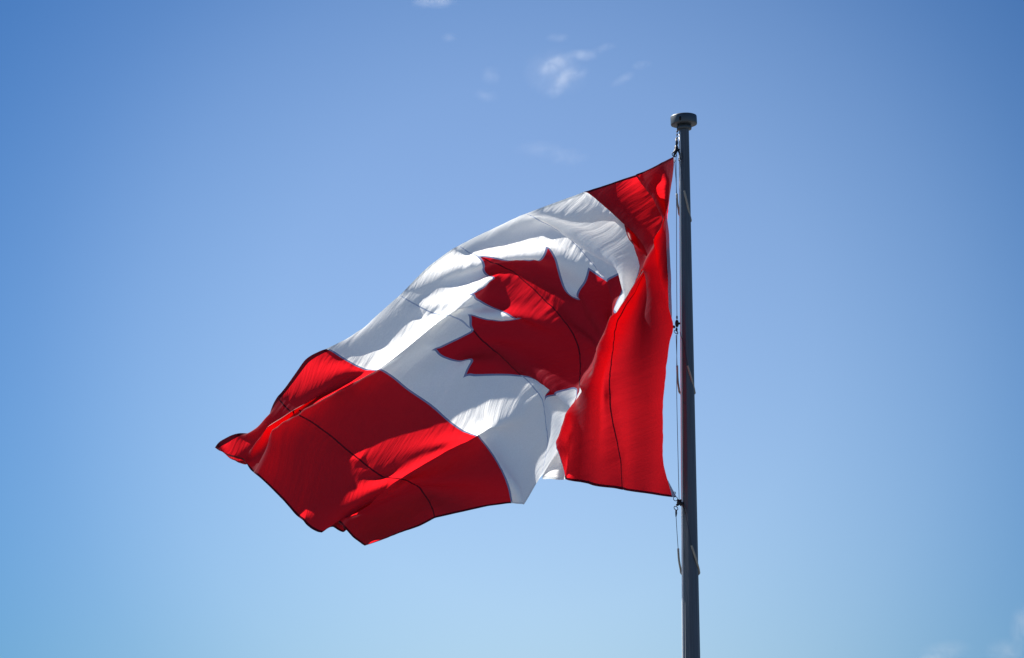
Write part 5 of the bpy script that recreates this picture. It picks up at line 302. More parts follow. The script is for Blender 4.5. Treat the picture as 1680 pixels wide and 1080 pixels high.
1720 -1572 307 1712 -1555 387 1700 -1539 467 1678 -1524 546 1641 -1510 618 1586 -1497 676 1514 -1485 713 1435 -1476 732 1358 -1466 754 1291 -1453 798 1252 -1436 866 1229 -1417 940 1190 -1400 1006 1112 -1396 1029 1035 -1389 1057 974 -1374 1108 936 -1355 1177 905 -1336 1249 852 -1320 1306 775 -1320 1287 717 -1329 1233 646 -1329 1200 596 -1301 1252 548 -1282 1309 479 -1308 1315 529 -1331 1264 602 -1330 1228 598 -1313 1182 583 -1281 1186 572 -1243 1171 573 -1211 1082 586 -1179 992 603 -1148 907 621 -1123 827 634 -1112 744 641 -1119 660 639 -1144 580 633 -1177 503 624 -1211 428 617 -1233 347 614 -1241 262 616 -1233 177 622 -1210 94 630 -1180 16 637 -1153 -58 638 -1137 -123 632 -1140 -180 616 -1166 -232 597 -1206 -285 581 -1242 -352 569 -1271 -428 564 -1285 -509 566 -1282 -593 570 -1273 -677 573 -1269 -760 571 -1275 -839 561 -1294 -912 535 -1324 -978 489 -1361 -1036 445 -1409 -1085 414 -1464 -1136 355 -1492 -1185 297 -1523 -1234 244 -1560 -1285 194 -1600 -1336 145 -1641 -1389 100 -1682 -1445 62 -1722 -1506 34 -1758 -1575 21 -1782 -1653 19 -1794 -1734 0 -1811 -1812 -62 -1841 -1855 -148 -1864 -1866 -232 -1885 -1872 -316 -1902 -1875 -400 -1913 -1873 -485 -1919 -1868 -571 -1922 -1862 -655 -1923 -1855 -740 -1926 -1848 -825 -1936 -1845 -908 -1955 -1849 -986 -1982 -1866 -1054 -2012 -1901 -1131 -2057 -1913 -1204 -2102 -1923 -1276 -2147 -1935 -1346 -2192 -1949 -1417 -2237 -1964 -1487 -2283 -1980 -1557 -2328 -1996 -1626 -2373 -2014 -1693 -2419 -2032 -1759 -2469 -2047 -1822 -2522 -2058 -1883 -2576 -2067
1739 -1652 326 1720 -1636 405 1698 -1621 484 1670 -1607 560 1632 -1593 632 1578 -1580 691 1507 -1568 729 1429 -1558 750 1352 -1548 774 1288 -1535 822 1252 -1518 892 1235 -1499 969 1202 -1480 1038 1123 -1476 1063 1044 -1470 1089 979 -1456 1137 934 -1439 1203 899 -1420 1274 848 -1403 1332 771 -1401 1319 710 -1408 1268 638 -1407 1239 597 -1377 1298 567 -1352 1364 501 -1360 1387 553 -1384 1338 610 -1400 1289 571 -1412 1229 532 -1364 1224 517 -1324 1194 524 -1283 1127 543 -1244 1048 565 -1209 969 585 -1182 889 601 -1169 807 609 -1175 724 610 -1198 643 605 -1232 566 597 -1268 490 591 -1293 409 588 -1302 325 590 -1296 240 597 -1273 157 606 -1242 78 614 -1212 4 615 -1196 -62 608 -1202 -121 591 -1232 -176 571 -1274 -233 554 -1313 -300 542 -1341 -375 538 -1353 -456 541 -1349 -540 546 -1338 -624 551 -1331 -705 551 -1335 -782 542 -1353 -854 519 -1384 -919 483 -1425 -978 438 -1474 -1026 399 -1524 -1076 345 -1556 -1128 294 -1589 -1182 249 -1629 -1238 207 -1672 -1296 166 -1714 -1354 127 -1755 -1414 93 -1795 -1479 71 -1830 -1550 63 -1852 -1628 62 -1863 -1709 33 -1885 -1782 -40 -1907 -1805 -127 -1923 -1808 -212 -1936 -1809 -297 -1945 -1807 -382 -1951 -1803 -467 -1955 -1797 -552 -1960 -1791 -636 -1969 -1789 -720 -1984 -1793 -802 -2005 -1807 -878 -2030 -1834 -947 -2053 -1878 -1010 -2074 -1928 -1087 -2116 -1946 -1160 -2160 -1960 -1232 -2204 -1975 -1302 -2247 -1992 -1373 -2290 -2010 -1444 -2332 -2030 -1514 -2374 -2050 -1583 -2417 -2071 -1652 -2461 -2090 -1718 -2509 -2107 -1782 -2560 -2120 -1846 -2611 -2131
1760 -1731 350 1727 -1717 424 1694 -1703 499 1661 -1690 574 1621 -1677 645 1569 -1664 706 1500 -1652 747 1422 -1642 768 1345 -1631 794 1283 -1617 845 1250 -1601 917 1237 -1584 996 1212 -1567 1069 1130 -1562 1093 1050 -1554 1119 980 -1542 1164 929 -1526 1229 891 -1509 1300 842 -1491 1361 765 -1485 1354 702 -1489 1305 628 -1485 1281 593 -1457 1344 576 -1434 1416 525 -1428 1462 567 -1452 1404 597 -1479 1337 547 -1488 1279 479 -1458 1282 458 -1409 1251 471 -1361 1188 498 -1314 1111 525 -1273 1033 549 -1242 954 567 -1227 872 579 -1229 788 583 -1251 706 580 -1286 629 572 -1325 555 565 -1354 476 560 -1370 390 560 -1368 303 568 -1343 218 580 -1307 140 590 -1273 66 592 -1255 -1 584 -1262 -62 566 -1296 -116 544 -1343 -173 526 -1386 -241 513 -1417 -319 509 -1428 -402 514 -1419 -487 523 -1403 -570 529 -1392 -650 529 -1394 -726 521 -1411 -797 500 -1443 -862 468 -1489 -919 423 -1538 -967 381 -1590 -1013 333 -1621 -1070 292 -1658 -1131 257 -1700 -1194 223 -1744 -1257 189 -1786 -1320 156 -1828 -1385 127 -1868 -1451 106 -1904 -1523 99 -1927 -1601 97 -1938 -1682 54 -1961 -1745 -23 -1969 -1745 -111 -1978 -1744 -196 -1988 -1745 -281 -1995 -1743 -365 -2002 -1741 -450 -2010 -1739 -535 -2023 -1742 -617 -2040 -1753 -697 -2061 -1774 -774 -2083 -1805 -845 -2103 -1847 -910 -2122 -1897 -976 -2145 -1947 -1049 -2178 -1980 -1121 -2218 -2002 -1192 -2260 -2022 -1263 -2300 -2042 -1335 -2339 -2065 -1406 -2378 -2088 -1477 -2416 -2112 -1548 -2455 -2136 -1618 -2495 -2158 -1688 -2539 -2178 -1755 -2587 -2194 -1820 -2638 -2206
1781 -1810 377 1733 -1798 444 1689 -1786 514 1649 -1773 585 1609 -1761 656 1560 -1749 722 1494 -1736 767 1415 -1726 786 1338 -1715 812 1277 -1701 865 1244 -1686 940 1233 -1672 1021 1218 -1657 1099 1132 -1650 1119 1049 -1642 1144 976 -1630 1188 921 -1615 1253 880 -1599 1328 835 -1581 1395 757 -1570 1392 693 -1570 1342 618 -1563 1321 588 -1538 1389 579 -1520 1469 554 -1507 1534 571 -1532 1465 574 -1555 1385 519 -1561 1328 445 -1541 1337 389 -1506 1342 416 -1446 1265 453 -1387 1180 486 -1337 1098 513 -1303 1019 534 -1285 936 548 -1284 850 557 -1303 768 558 -1337 697 551 -1378 635 540 -1416 552 529 -1447 455 524 -1457 360 537 -1421 276 554 -1372 201 566 -1333 127 569 -1315 57 561 -1322 -3 542 -1357 -50 519 -1409 -97 497 -1461 -176 480 -1504 -263 476 -1514 -352 487 -1492 -435 499 -1465 -515 507 -1451 -595 508 -1452 -671 499 -1469 -743 479 -1502 -807 446 -1549 -861 402 -1603 -907 358 -1657 -946 321 -1689 -1012 293 -1728 -1083 267 -1771 -1151 240 -1816 -1218 214 -1858 -1286 186 -1900 -1355 160 -1941 -1424 138 -1982 -1496 126 -2008 -1573 121 -2017 -1653 61 -2034 -1698 -12 -2026 -1676 -98 -2034 -1680 -183 -2045 -1686 -268 -2055 -1688 -351 -2066 -1692 -435 -2081 -1701 -516 -2099 -1717 -595 -2119 -1742 -671 -2139 -1775 -743 -2158 -1815 -812 -2177 -1859 -882 -2196 -1904 -953 -2220 -1945 -1017 -2251 -1991 -1085 -2286 -2029 -1154 -2324 -2058 -1225 -2360 -2086 -1297 -2393 -2115 -1370 -2427 -2145 -1442 -2460 -2173 -1515 -2494 -2201 -1588 -2529 -2227 -1661 -2566 -2251 -1734 -2607 -2272 -1805 -2656 -2287
1801 -1890 409 1739 -1880 464 1684 -1869 526 1637 -1858 594 1595 -1847 666 1552 -1836 739 1489 -1823 796 1407 -1813 801 1327 -1801 823 1267 -1788 879 1234 -1776 957 1224 -1766 1042 1215 -1765 1135 1125 -1746 1138 1039 -1736 1163 964 -1726 1205 908 -1713 1273 862 -1696 1354 825 -1677 1455 740 -1662 1438 680 -1659 1370 603 -1645 1350 583 -1628 1428 580 -1616 1519 576 -1621 1639 569 -1625 1518 555 -1636 1428 492 -1640 1368 407 -1627 1383 324 -1631 1454 343 -1556 1374 408 -1458 1249 450 -1398 1159 478 -1363 1081 501 -1343 997 519 -1339 908 531 -1357 825 537 -1386 771 534 -1423 757 517 -1474 654 491 -1540 517 471 -1590 405 504 -1504 328 529 -1434 260 543 -1391 185 545 -1375 111 536 -1383 50 520 -1413 26 496 -1466 28 469 -1534 -105 434 -1622 -214 433 -1626 -311 459 -1564 -384 477 -1524 -461 487 -1506 -542 487 -1507 -620 478 -1526 -691 459 -1560 -754 428 -1609 -805 385 -1670 -841 325 -1742 -857 317 -1759 -959 301 -1798 -1038 280 -1842 -1110 258 -1887 -1179 237 -1930 -1252 217 -1971 -1326 195 -2014 -1399 167 -2066 -1468 145 -2103 -1547 132 -2102 -1628 60 -2100 -1648 4 -2088 -1595 -86 -2098 -1623 -171 -2110 -1634 -257 -2120 -1639 -339 -2136 -1651 -419 -2157 -1673 -497 -2177 -1703 -571 -2197 -1741 -641 -2215 -1783 -712 -2234 -1826 -785 -2253 -1864 -861 -2272 -1894 -938 -2290 -1923 -997 -2327 -1976 -1054 -2361 -2031 -1117 -2396 -2078 -1187 -2425 -2119 -1258 -2452 -2158 -1332 -2479 -2196 -1406 -2507 -2231 -1482 -2536 -2263 -1556 -2565 -2294 -1634 -2596 -2323 -1715 -2628 -2349 -1808 -2664 -2375
""".split(), dtype=float).reshape(NV, NU, 3)/1000.0

def cr(g, t, axis):
    """Catmull-Rom samples of g along an axis at float positions t"""
    g = np.moveaxis(g, axis, 0); k = g.shape[0]
    i = np.clip(np.floor(t).astype(int), 0, k-2); f = (t-i)
    gp = np.concatenate([2*g[:1]-g[1:2], g, 2*g[-1:]-g[-2:-1]])
    return i, f, gp
def surf(u, v):
    """points of the cloth at flag coordinates u (0 hoist .. 2 fly), v (0 top .. 1 bottom)"""
    x = np.asarray(u)*(NU-1)/2; y = np.asarray(v)*(NV-1)
    i = np.clip(np.floor(x).astype(int), 0, NU-2); j = np.clip(np.floor(y).astype(int), 0, NV-2); fx, fy = x-i, y-j
    g = np.concatenate([2*CLOTH[:1]-CLOTH[1:2], CLOTH, 2*CLOTH[-1:]-CLOTH[-2:-1]])
    g = np.concatenate([2*g[:, :1]-g[:, 1:2], g, 2*g[:, -1:]-g[:, -2:-1]], axis=1)
    def w(f): return [(-f+2*f*f-f**3)/2, (2-5*f*f+3*f**3)/2, (f+4*f*f-3*f**3)/2, (-f*f+f**3)/2]
    # uniform cubic B-spline / Catmull-Rom blend keeps folds smooth
    def wb(f): return [(1-f)**3/6, (4-6*f*f+3*f**3)/6, (1+3*f+3*f*f-3*f**3)/6, f**3/6]
    wx = [a*.5+b*.5 for a, b in zip(w(fx), wb(fx))]; wy = [a*.5+b*.5 for a, b in zip(w(fy), wb(fy))]
    out = 0
    for a in range(4):
        for b in range(4): out = out + (wy[a]*wx[b])[..., None]*g[j+a, i+b]
    return out

rng = np.random.RandomState(7)
LAT = rng.rand(256, 256)*2-1
def vnoise(x, y):
    i = np.floor(x).astype(int); j = np.floor(y).astype(int); fx, fy = x-i, y-j
    fx = fx**3*(fx*(fx*6-15)+10); fy = fy**3*(fy*(fy*6-15)+10)
    a, b, c, d = LAT[j % 256, i % 256], LAT[j % 256, (i+1) % 256], LAT[(j+1) % 256, i % 256], LAT[(j+1) % 256, (i+1) % 256]
    return (a*(1-fx)+b*fx)*(1-fy)+(c*(1-fx)+d*fx)*fy
def streak(u, v, ang, lw, ll, ox):
    """ridges of width lw and length ll lying at an angle to the flag's length"""
    c, s = math.cos(ang), math.sin(ang); a, b = u*c+v*s, -u*s+v*c
    return vnoise(a/ll+ox, b/lw+ox*3.7)
SEAMS = (.25, .5, .75, 1., 1.25, 1.5, 1.75)
def wrinkle(u, v):
    d = np.min([np.abs(u-s) for s in SEAMS]+[np.abs(u-2.0)], axis=0)
    ed = np.minimum(v, 1-v)
    near = np.exp(-d/.045)
    amp = .55+.45*vnoise(u*3.1+5, v*3.3+2)
    w = .0062*streak(u, v, .42, .075, .50, 3.1)
    w = w + .0058*streak(u, v, .46, .030, .34, 11.3)*amp
    w = w + .0050*streak(u, v, .40, .013, .24, 17.7)*(.45+.55*vnoise(u*5+1, v*6+4))
    w = w + .0052*near*np.clip(ed/.035, 0, 1)*streak(u, v, .25, .0105, .10, 23.9)
    w = w + .0012*np.exp(-ed/.03)*streak(u, v, 1.2, .012, .08, 41.)
    # creases fanning out of the top hoist corner
    rr_ = np.hypot(u, v)+1e-6; th = np.arctan2(v, u)
    w = w + .0045*np.clip(rr_/.12, 0, 1)*np.exp(-rr_/.42)*vnoise(th*9+3.3, rr_*1.6+8)
    return w*np.clip(u/.04, 0, 1)
def cloth_pts(u, v):
    """world points + normals, wrinkles included"""
    def base(u, v):
        e = 2e-3
        p = surf(u, v); pu = surf(u+e, v)-surf(u-e, v); pv = surf(u, v+e)-surf(u, v-e)
        n = np.cross(pu, pv); n /= np.maximum(np.linalg.norm(n, axis=-1, keepdims=True), 1e-12)
        return p + n*wrinkle(u, v)[..., None]
    e = 1.2e-3
    p = base(u, v); n = np.cross(base(u+e, v)-base(u-e, v), base(u, v+e)-base(u, v-e))
    n /= np.maximum(np.linalg.norm(n, axis=-1, keepdims=True), 1e-12)
    cp, sp = math.cos(PITCH), math.sin(PITCH)
    d = 4380/144-p[..., 2]
    W = np.stack([p[..., 0], d*cp-p[..., 1]*sp, EYE.z+d*sp+p[..., 1]*cp], -1)
    N = np.stack([n[..., 0], -n[..., 2]*cp-n[..., 1]*sp, -n[..., 2]*sp+n[..., 1]*cp], -1)
    return W, N

# maple leaf outline in flag coordinates (u along, v down)
def leaf_outline():
    seg = [(-45, -863, 0), (111, -98, 95), (859, 151, 0), (-116, -320, 0), (20, -73, 65), (941, -762, 0), (-212, -99, 0), (-34, -79, 65), (186, -572, 0),
           (-542, 115, 0), (-73, -38, 65), (-105, -247, 0), (-423, 454, 0), (-111, -57, 65), (204, -1052, 0), (-327, 189, 0), (-91, -27, 65), (-332, -652, 0)]
    x, y = 4890., 4430.; half = [(x, y)]; sweep = None
    for k, (dx, dy, r) in enumerate(seg):
        if r:
            L = math.hypot(dx, dy); h = math.sqrt(max(r*r-L*L/4, 0)); mx, my = x+dx/2, y+dy/2
            # arc bulges away from the next corner: choose the centre so that the arc is tangent to the edges
            pdx, pdy = seg[k-1][:2]
            best = None
            for sg in (1, -1):
                cx, cy = mx-dy/L*h*sg, my+dx/L*h*sg
                dot = abs((x-cx)*pdx+(y-cy)*pdy)/math.hypot(pdx, pdy)
                if best is None or dot < best[0]: best = (dot, cx, cy)
            _, cx, cy = best
            a0, a1 = math.atan2(y-cy, x-cx), math.atan2(y+dy-cy, x+dx-cx); da = (a1-a0+math.pi) % (2*math.pi)-math.pi
            for t in (1/6, 2/6, 3/6, 4/6, 5/6, 1): half.append((cx+r*math.cos(a0+da*t), cy+r*math.sin(a0+da*t)))
            x, y = x+dx, y+dy
        else:
            n = max(1, int(math.hypot(dx, dy)/60))
            for t in range(1, n+1): half.append((x+dx*t/n, y+dy*t/n))
            x, y = x+dx, y+dy
    pts = half+[(9600-a, b) for a, b in half[::-1][1:]]
    return np.array(pts)/4800.
LEAF = leaf_outline()
def offset(poly, d):
    p = np.asarray(poly); e = np.roll(p, -1, 0)-p; e /= np.linalg.norm(e, axis=1, keepdims=True)
    ar = np.sum(p[:, 0]*np.roll(p[:, 1], -1)-np.roll(p[:, 0], -1)*p[:, 1]); sg = 1 if ar > 0 else -1
    n = np.stack([e[:, 1], -e[:, 0]], 1)*sg; m = n+np.roll(n, 1, 0); L = np.linalg.norm(m, axis=1, keepdims=True); m /= L
    k = 1/np.maximum((m*n).sum(1, keepdims=True), .45)
    return p+m*d*k
BORDER = offset(LEAF, .0062)
def inside(poly, x, y):
    r = np.zeros(x.shape, bool); X, Y = poly[:, 0], poly[:, 1]; X2, Y2 = np.roll(X, -1), np.roll(Y, -1)
    for a, b, c, d in zip(X, Y, X2, Y2):
        if b == d: continue
        r ^= ((b > y) != (d > y)) & (x < (c-a)*(y-b)/(d-b)+a)
    return r

# grid lines: uniform, with exact lines at every seam and hem
SW, PW, HW = .0023, .0028, .0062      # half seam, half panel seam, hem width
special = [0, 2, 2-HW]+[s+k*(PW if s in (.5, 1.5) else SW) for s in SEAMS for k in (-1, 1)]
def lines(lo, hi, step, spec):
    a = [x for x in np.arange(lo, hi+step/2, step) if min(abs(x-s) for s in spec) > step*.4]
    return np.array(sorted(a+list(spec)))
GU = lines(0, 2, .0055, special); HT = .0115; GV = lines(0, 1, .0055, [0, 1, HW, HT, 1-HW])
nu, nv = len(GU), len(GV)
UU, VV = np.meshgrid(GU, GV); PU = list(UU.ravel()); PV = list(VV.ravel())
faces = []
cu, cv = (GU[:-1]+GU[1:])/2, (GV[:-1]+GV[1:])/2
# cells cut by the leaf outline or its border are re-triangulated along the outlines
cut = np.zeros((nv-1, nu-1), bool)
for poly in (LEAF, BORDER):
    q = np.roll(poly, -1, 0)
    for t in np.linspace(0, 1, 12):
        m = poly*(1-t)+q*t
        i = np.searchsorted(GU, m[:, 0])-1; j = np.searchsorted(GV, m[:, 1])-1; cut[j, i] = True
base_quads = []
for j in range(nv-1):
    for i in range(nu-1):
        if not cut[j, i]: base_quads.append((j*nu+i, j*nu+i+1, (j+1)*nu+i+1, (j+1)*nu+i))
ids = {}; lp = []; le = []
def lid(g):
    if g not in ids: ids[g] = len(lp); lp.append((GU[g % nu], GV[g//nu]))
    return ids[g]
es = set()
for j, i in zip(*np.nonzero(cut)):
    a, b, c, d = j*nu+i, j*nu+i+1, (j+1)*nu+i+1, (j+1)*nu+i
    for e in ((a, b), (b, c), (c, d), (d, a)): es.add(tuple(sorted((lid(e[0]), lid(e[1])))))
le = list(es)
for poly in (LEAF, BORDER):
    n0 = len(lp); lp += [tuple(p) for p in poly]; le += [(n0+k, n0+(k+1) % len(poly)) for k in range(len(poly))]
ov, oe, of, _, _, _ = delaunay_2d_cdt([Vector(p) for p in lp], le, [], 0, 1e-7)
ov = np.array([(p.x, p.y) for p in ov])
key = {(round(GU[g % nu], 6), round(GV[g//nu], 6)): g for g in ids}
remap = []
for x, y in ov:
    k = (round(x, 6), round(y, 6))
    if k in key: remap.append(key[k])
    else: remap.append(len(PU)); PU.append(x); PV.append(y)
for t in of:
    c = ov[list(t)].mean(0); i = np.searchsorted(GU, c[0])-1; j = np.searchsorted(GV, c[1])-1
    if 0 <= i < nu-1 and 0 <= j < nv-1 and cut[j, i]:
        a = ov[list(t)]; ar = (a[1, 0]-a[0, 0])*(a[2, 1]-a[0, 1])-(a[2, 0]-a[0, 0])*(a[1, 1]-a[0, 1])
        if abs(ar) < 1e-10: continue
        tt = [remap[q] for q in t]; base_quads.append(tuple(tt if ar > 0 else tt[::-1]))
PU, PV = np.array(PU), np.array(PV)
WP, WN = cloth_pts(PU, PV)
FC = np.array([(PU[list(q)].mean(), PV[list(q)].mean()) for q in base_quads])
fu, fv = FC[:, 0], FC[:, 1]
in_leaf = inside(LEAF, fu, fv); in_border = inside(BORDER, fu, fv) & ~in_leaf
top_hem, bot_hem, fly_hem = fv < np.where(fu > 1.5, HT, HW), fv > 1-HW, fu > 2-HW
hem = top_hem | bot_hem | fly_hem
seam_of = np.full(len(fu), -1)
for k, s in enumerate(SEAMS):
    seam_of[np.abs(fu-s) < (PW if s in (.5, 1.5) else SW)] = k
red_zone = (fu < .5) | (fu > 1.5)

flag = empty("flag", cam_pt(*surf(np.array([0.]), np.array([0.]))[0]))
tag(flag, "large red and white maple leaf flag billowing from the flagpole, its fly end folded over", "flag")
def part(name, mask, mats, parent=flag, mi=None):
    fs = [base_quads[k] for k in np.nonzero(mask)[0]]
    used = sorted({i for q in fs for i in q}); m = {g: k for k, g in enumerate(used)}
    return mesh_obj(name, WP[used], [[m[i] for i in q] for q in fs], mats, parent, None if mi is None else mi[mask], WN[used],
                    coords=np.stack([PU[used], PV[used], 0*PU[used]], 1))
plain = ~hem & (seam_of < 0)
part("red_panel", plain & (fu < .5), M_RED)
white = part("white_panel", plain & ~red_zone & ~in_leaf & ~in_border, M_WHITE)
part("red_panel", plain & (fu > 1.5), M_RED)
leaf = part("maple_leaf", plain & in_leaf, M_LEAF)
part("leaf_edging", plain & in_border, M_BORDER, leaf)
for k, s in enumerate(SEAMS):
    mk = (seam_of == k) & ~hem
    if s in (.5, 1.5): part("panel_seam", mk, M_BORDER)
    else: part("seam", mk, [M_WHITESEAM, M_REDSEAM], flag, np.where(red_zone | in_leaf, 1, 0))
hm = np.where(red_zone, 1, 0)
part("hem", top_hem, [M_HEMWHITE, M_HEMRED], flag, hm)
part("hem", bot_hem, [M_HEMWHITE, M_HEMRED], flag, hm)
part("hem", fly_hem & ~top_hem & ~bot_hem, M_HEMRED, flag)
# canvas heading tape along the hoist
hv_ = np.linspace(0, 1, 90); TU = np.linspace(-.0125, 0, 4)
gu, gv = np.meshgrid(TU, hv_); tw, tn = cloth_pts(np.maximum(gu, 0).ravel(), gv.ravel())
# the tape stands square to the pole where the halyard pulls it, and trails behind the red elsewhere
face = np.interp(hv_, [0, .10, .17, .22, .44, .5, .53, .94, 1], [.25, 0, .3, .75, .75, .6, -.1, -.1, 1.])
dr = np.stack([face, np.zeros(90), -np.sqrt(np.maximum(0, 1-face**2))], 1)
cp_, sp_ = math.cos(PITCH), math.sin(PITCH)
dw = np.stack([dr[:, 0], -dr[:, 2]*cp_-dr[:, 1]*sp_, -dr[:, 2]*sp_+dr[:, 1]*cp_], 1)
tw = tw.reshape(90, 4, 3)+dw[:, None, :]*(-TU)[None, :, None]*HOIST_H
tw = tw.reshape(-1, 3)
mesh_obj("heading_tape", tw, [(j*4+i, (j+1)*4+i, (j+1)*4+i+1, j*4+i+1) for j in range(89) for i in range(3)], M_TAPE, flag)
TAPE = tw.reshape(90, 4, 3)[:, 0]

# ---------------------------------------------------------------- halyard, clips and retaining loops beside the pole
def spot(x, y, near=0.):
    """a place by the pole: picture-plane survey units (1/144 m) about the pole's middle, and how far it stands towards the viewer"""
    d = 4380-near+(540-y)*.2126; k = d/4380
    return cam_pt((x-840)*k/144, -(y-540)*k/144, (4380-d)/144)

hal = mesh_obj("halyard", *join(
    tube(smooth_path([spot(1111.5, 208, 4), spot(1110.6, 222, 3), spot(1110.0, 240, 2), spot(1109.2, 262, 2), spot(1109.8, 330, 3), spot(1110.0, 430, 3), spot(1110.6, 520, 2), spot(1110.6, 545, 2), spot(1110.2, 640, 3), spot(1112.2, 740, 2), spot(1114.2, 822, 1)], 6), .0034, 8),
    *[ring(spot(1110.9-.06*k, 216+5.2*k, 3), (0, 1, .3), .004, .0075, 12, 6) for k in range(5)]), M_CABLE)
tag(hal, "thin dark steel halyard cable running down beside the flagpole along the hoist", "halyard")

def blob(c, r, sx=1., sy=1., sz=1., seg=12):
    V, Fc = lathe([(math.sin(math.pi*k/8)*r+(1e-4 if k in (0, 8) else 0), -math.cos(math.pi*k/8)*r) for k in range(9)], seg)
    return [Vector((v.x*sx, v.y*sy, v.z*sz))+Vector(c) for v in V], Fc
U1 = 1/144
def clip(name_loc, label, body, hook, strap, group="clips holding the hoist edge"):
    e = empty("snap_clip", name_loc); tag(e, label, "clip", group)
    mesh_obj("body", *join(*body), M_DARK, e)
    for h in hook: mesh_obj("hook", *h, M_CABLE, e)
    if strap: mesh_obj("strap", *strap, M_DARK, e)
    return e
clip(spot(1110, 246), "black snap clip cluster at the top corner of the flag hoist", [
    blob(spot(1109.8, 244, 3), .030, .8, .8, 1.5), blob(spot(1110.6, 234, 3), .017, .9, .9, 1.8), blob(spot(1107.6, 250, 4), .022, 1.1, .9, 1.1), blob(spot(1113.4, 246, 4), .015, 1.6, 1, .8),
    tube([spot(1110, 240, 5), spot(1107, 252, 5), spot(1105.5, 258, 4)], [.012, .014, .008]), tube([spot(1112, 246, 6), spot(1115, 252, 9), spot(1116, 262, 10)], [.010, .010, .006]), tube([spot(1110, 227, 3), spot(1110, 240, 3)], .012)],
    [ring(spot(1106.3, 254, 4), (.2, 1, 0), .020, .0055, squash=1.5), ring(spot(1115.6, 263, 10), (.5, 1, 0), .014, .004, squash=2.)], None)
clip(spot(1110.5, 533), "black snap clip at mid hoist with a short strap to the flag edge", [
    blob(spot(1110.6, 531, 3), .026, .85, .85, 1.75), blob(spot(1110.6, 521, 3), .010, 1, 1, 2.4), blob(spot(1114.4, 531, 4), .014, 1.9, .9, .9), blob(spot(1110.0, 541, 3), .013, 1, 1, 1.9)],
    [ring(spot(1109.2, 545, 3), (.2, 1, 0), .014, .0045, squash=1.9), ring(spot(1105.6, 536.5, 3), (.2, 1, 0), .012, .004, squash=1.3)],
    join(tube([spot(1107, 536.5, 3), spot(1103, 535.6, 3), spot(1098.2, 533.2, 2)], [.009, .015, .014])))
clip(spot(1114, 825), "black snap clip at the bottom corner of the flag hoist", [
    blob(spot(1114.2, 824.5, 3), .028, 1., .9, 1.1), blob(spot(1118.6, 826, 6), .018, 1.3, .9, .9), blob(spot(1111.4, 828.5, 3), .016, 1.1, .9, .9), blob(spot(1112.4, 821, 3), .014), blob(spot(1116.6, 821, 4), .012), blob(spot(1117, 829, 4), .012),
    tube([spot(1119, 827, 9), spot(1122, 834, 13), spot(1124.5, 843, 13.5)], [.008, .009, .005])],
    [ring(spot(1109.0, 834, 3), (.25, 1, 0), .017, .0048, squash=1.5), ring(spot(1108.2, 818.5, 3), (.2, 1, .1), .022, .004, squash=1.1), tube([spot(1109.2, 837, 3), spot(1109.4, 842, 3), spot(1109, 848, 3)], [.010, .012, .006])], None)

def loop(label, left, right, back, lc, rc):
    e = empty("retaining_loop", spot(*back)); tag(e, label, "cable loop", "sleeved loops round the flagpole")
    mesh_obj("sleeve", *tube(smooth_path([spot(*p) for p in left+[back]+right], 8), .0118, 12), M_SLEEVE, e)
    mesh_obj("cable", *tube(smooth_path([spot(*p) for p in lc], 6), .0034, 6), M_CABLE, e)
    mesh_obj("cable", *tube(smooth_path([spot(*p) for p in rc], 6), .0034, 6), M_CABLE, e)
loop("pale sleeved loop round the upper pole just below the cap", [(1110.3, 318, 3), (1111.2, 332, 1), (1113.4, 345, -4), (1115, 353, -9)], [(1132.6, 363.5, -7), (1132.8, 359, -2), (1130.6, 350, 5), (1127, 332, 10.5), (1122.6, 313, 12.2)], (1124.5, 363, -14),
     [(1106.8, 262, 4), (1109, 295, 4), (1110.3, 319, 3)], [(1122.6, 314, 12.2), (1119, 285, 12), (1114.5, 262, 9)])
loop("pale sleeved loop round the pole below the middle clip", [(1110.9, 600, 3), (1111.7, 622, 1), (1113.6, 637, -4), (1116, 645, -11)], [(1139, 646, -8), (1139.2, 642, -3), (1137.4, 633, 5), (1133, 616, 11.5), (1128.2, 600, 13.4)], (1128.5, 651, -16.5),
     [(1109.2, 550, 4), (1110, 575, 4), (1110.9, 601, 3)], [(1128.2, 601, 13.4), (1123, 572, 13), (1115.5, 545, 9)])
loop("pale sleeved loop round the lowest visible stretch of pole", [(1112.6, 900, 4), (1113.8, 918, 2), (1116.6, 934, -5), (1119, 942, -12)], [(1146, 942, -9), (1146.6, 936, -3), (1144.6, 927, 6), (1139.6, 910, 13), (1134.6, 895, 15.6)], (1133, 949, -19),
     [(1109.2, 848, 3), (1110.6, 872, 4), (1112.6, 901, 4)], [(1134.6, 896, 15.6), (1131, 875, 15.4), (1124.6, 843, 14)])

# eyelets in the heading tape
for k in (1, 46, 88):
    mesh_obj("eyelet", *ring(TAPE[k], (.3, 1, 0), .012, .004), M_CABLE, flag)

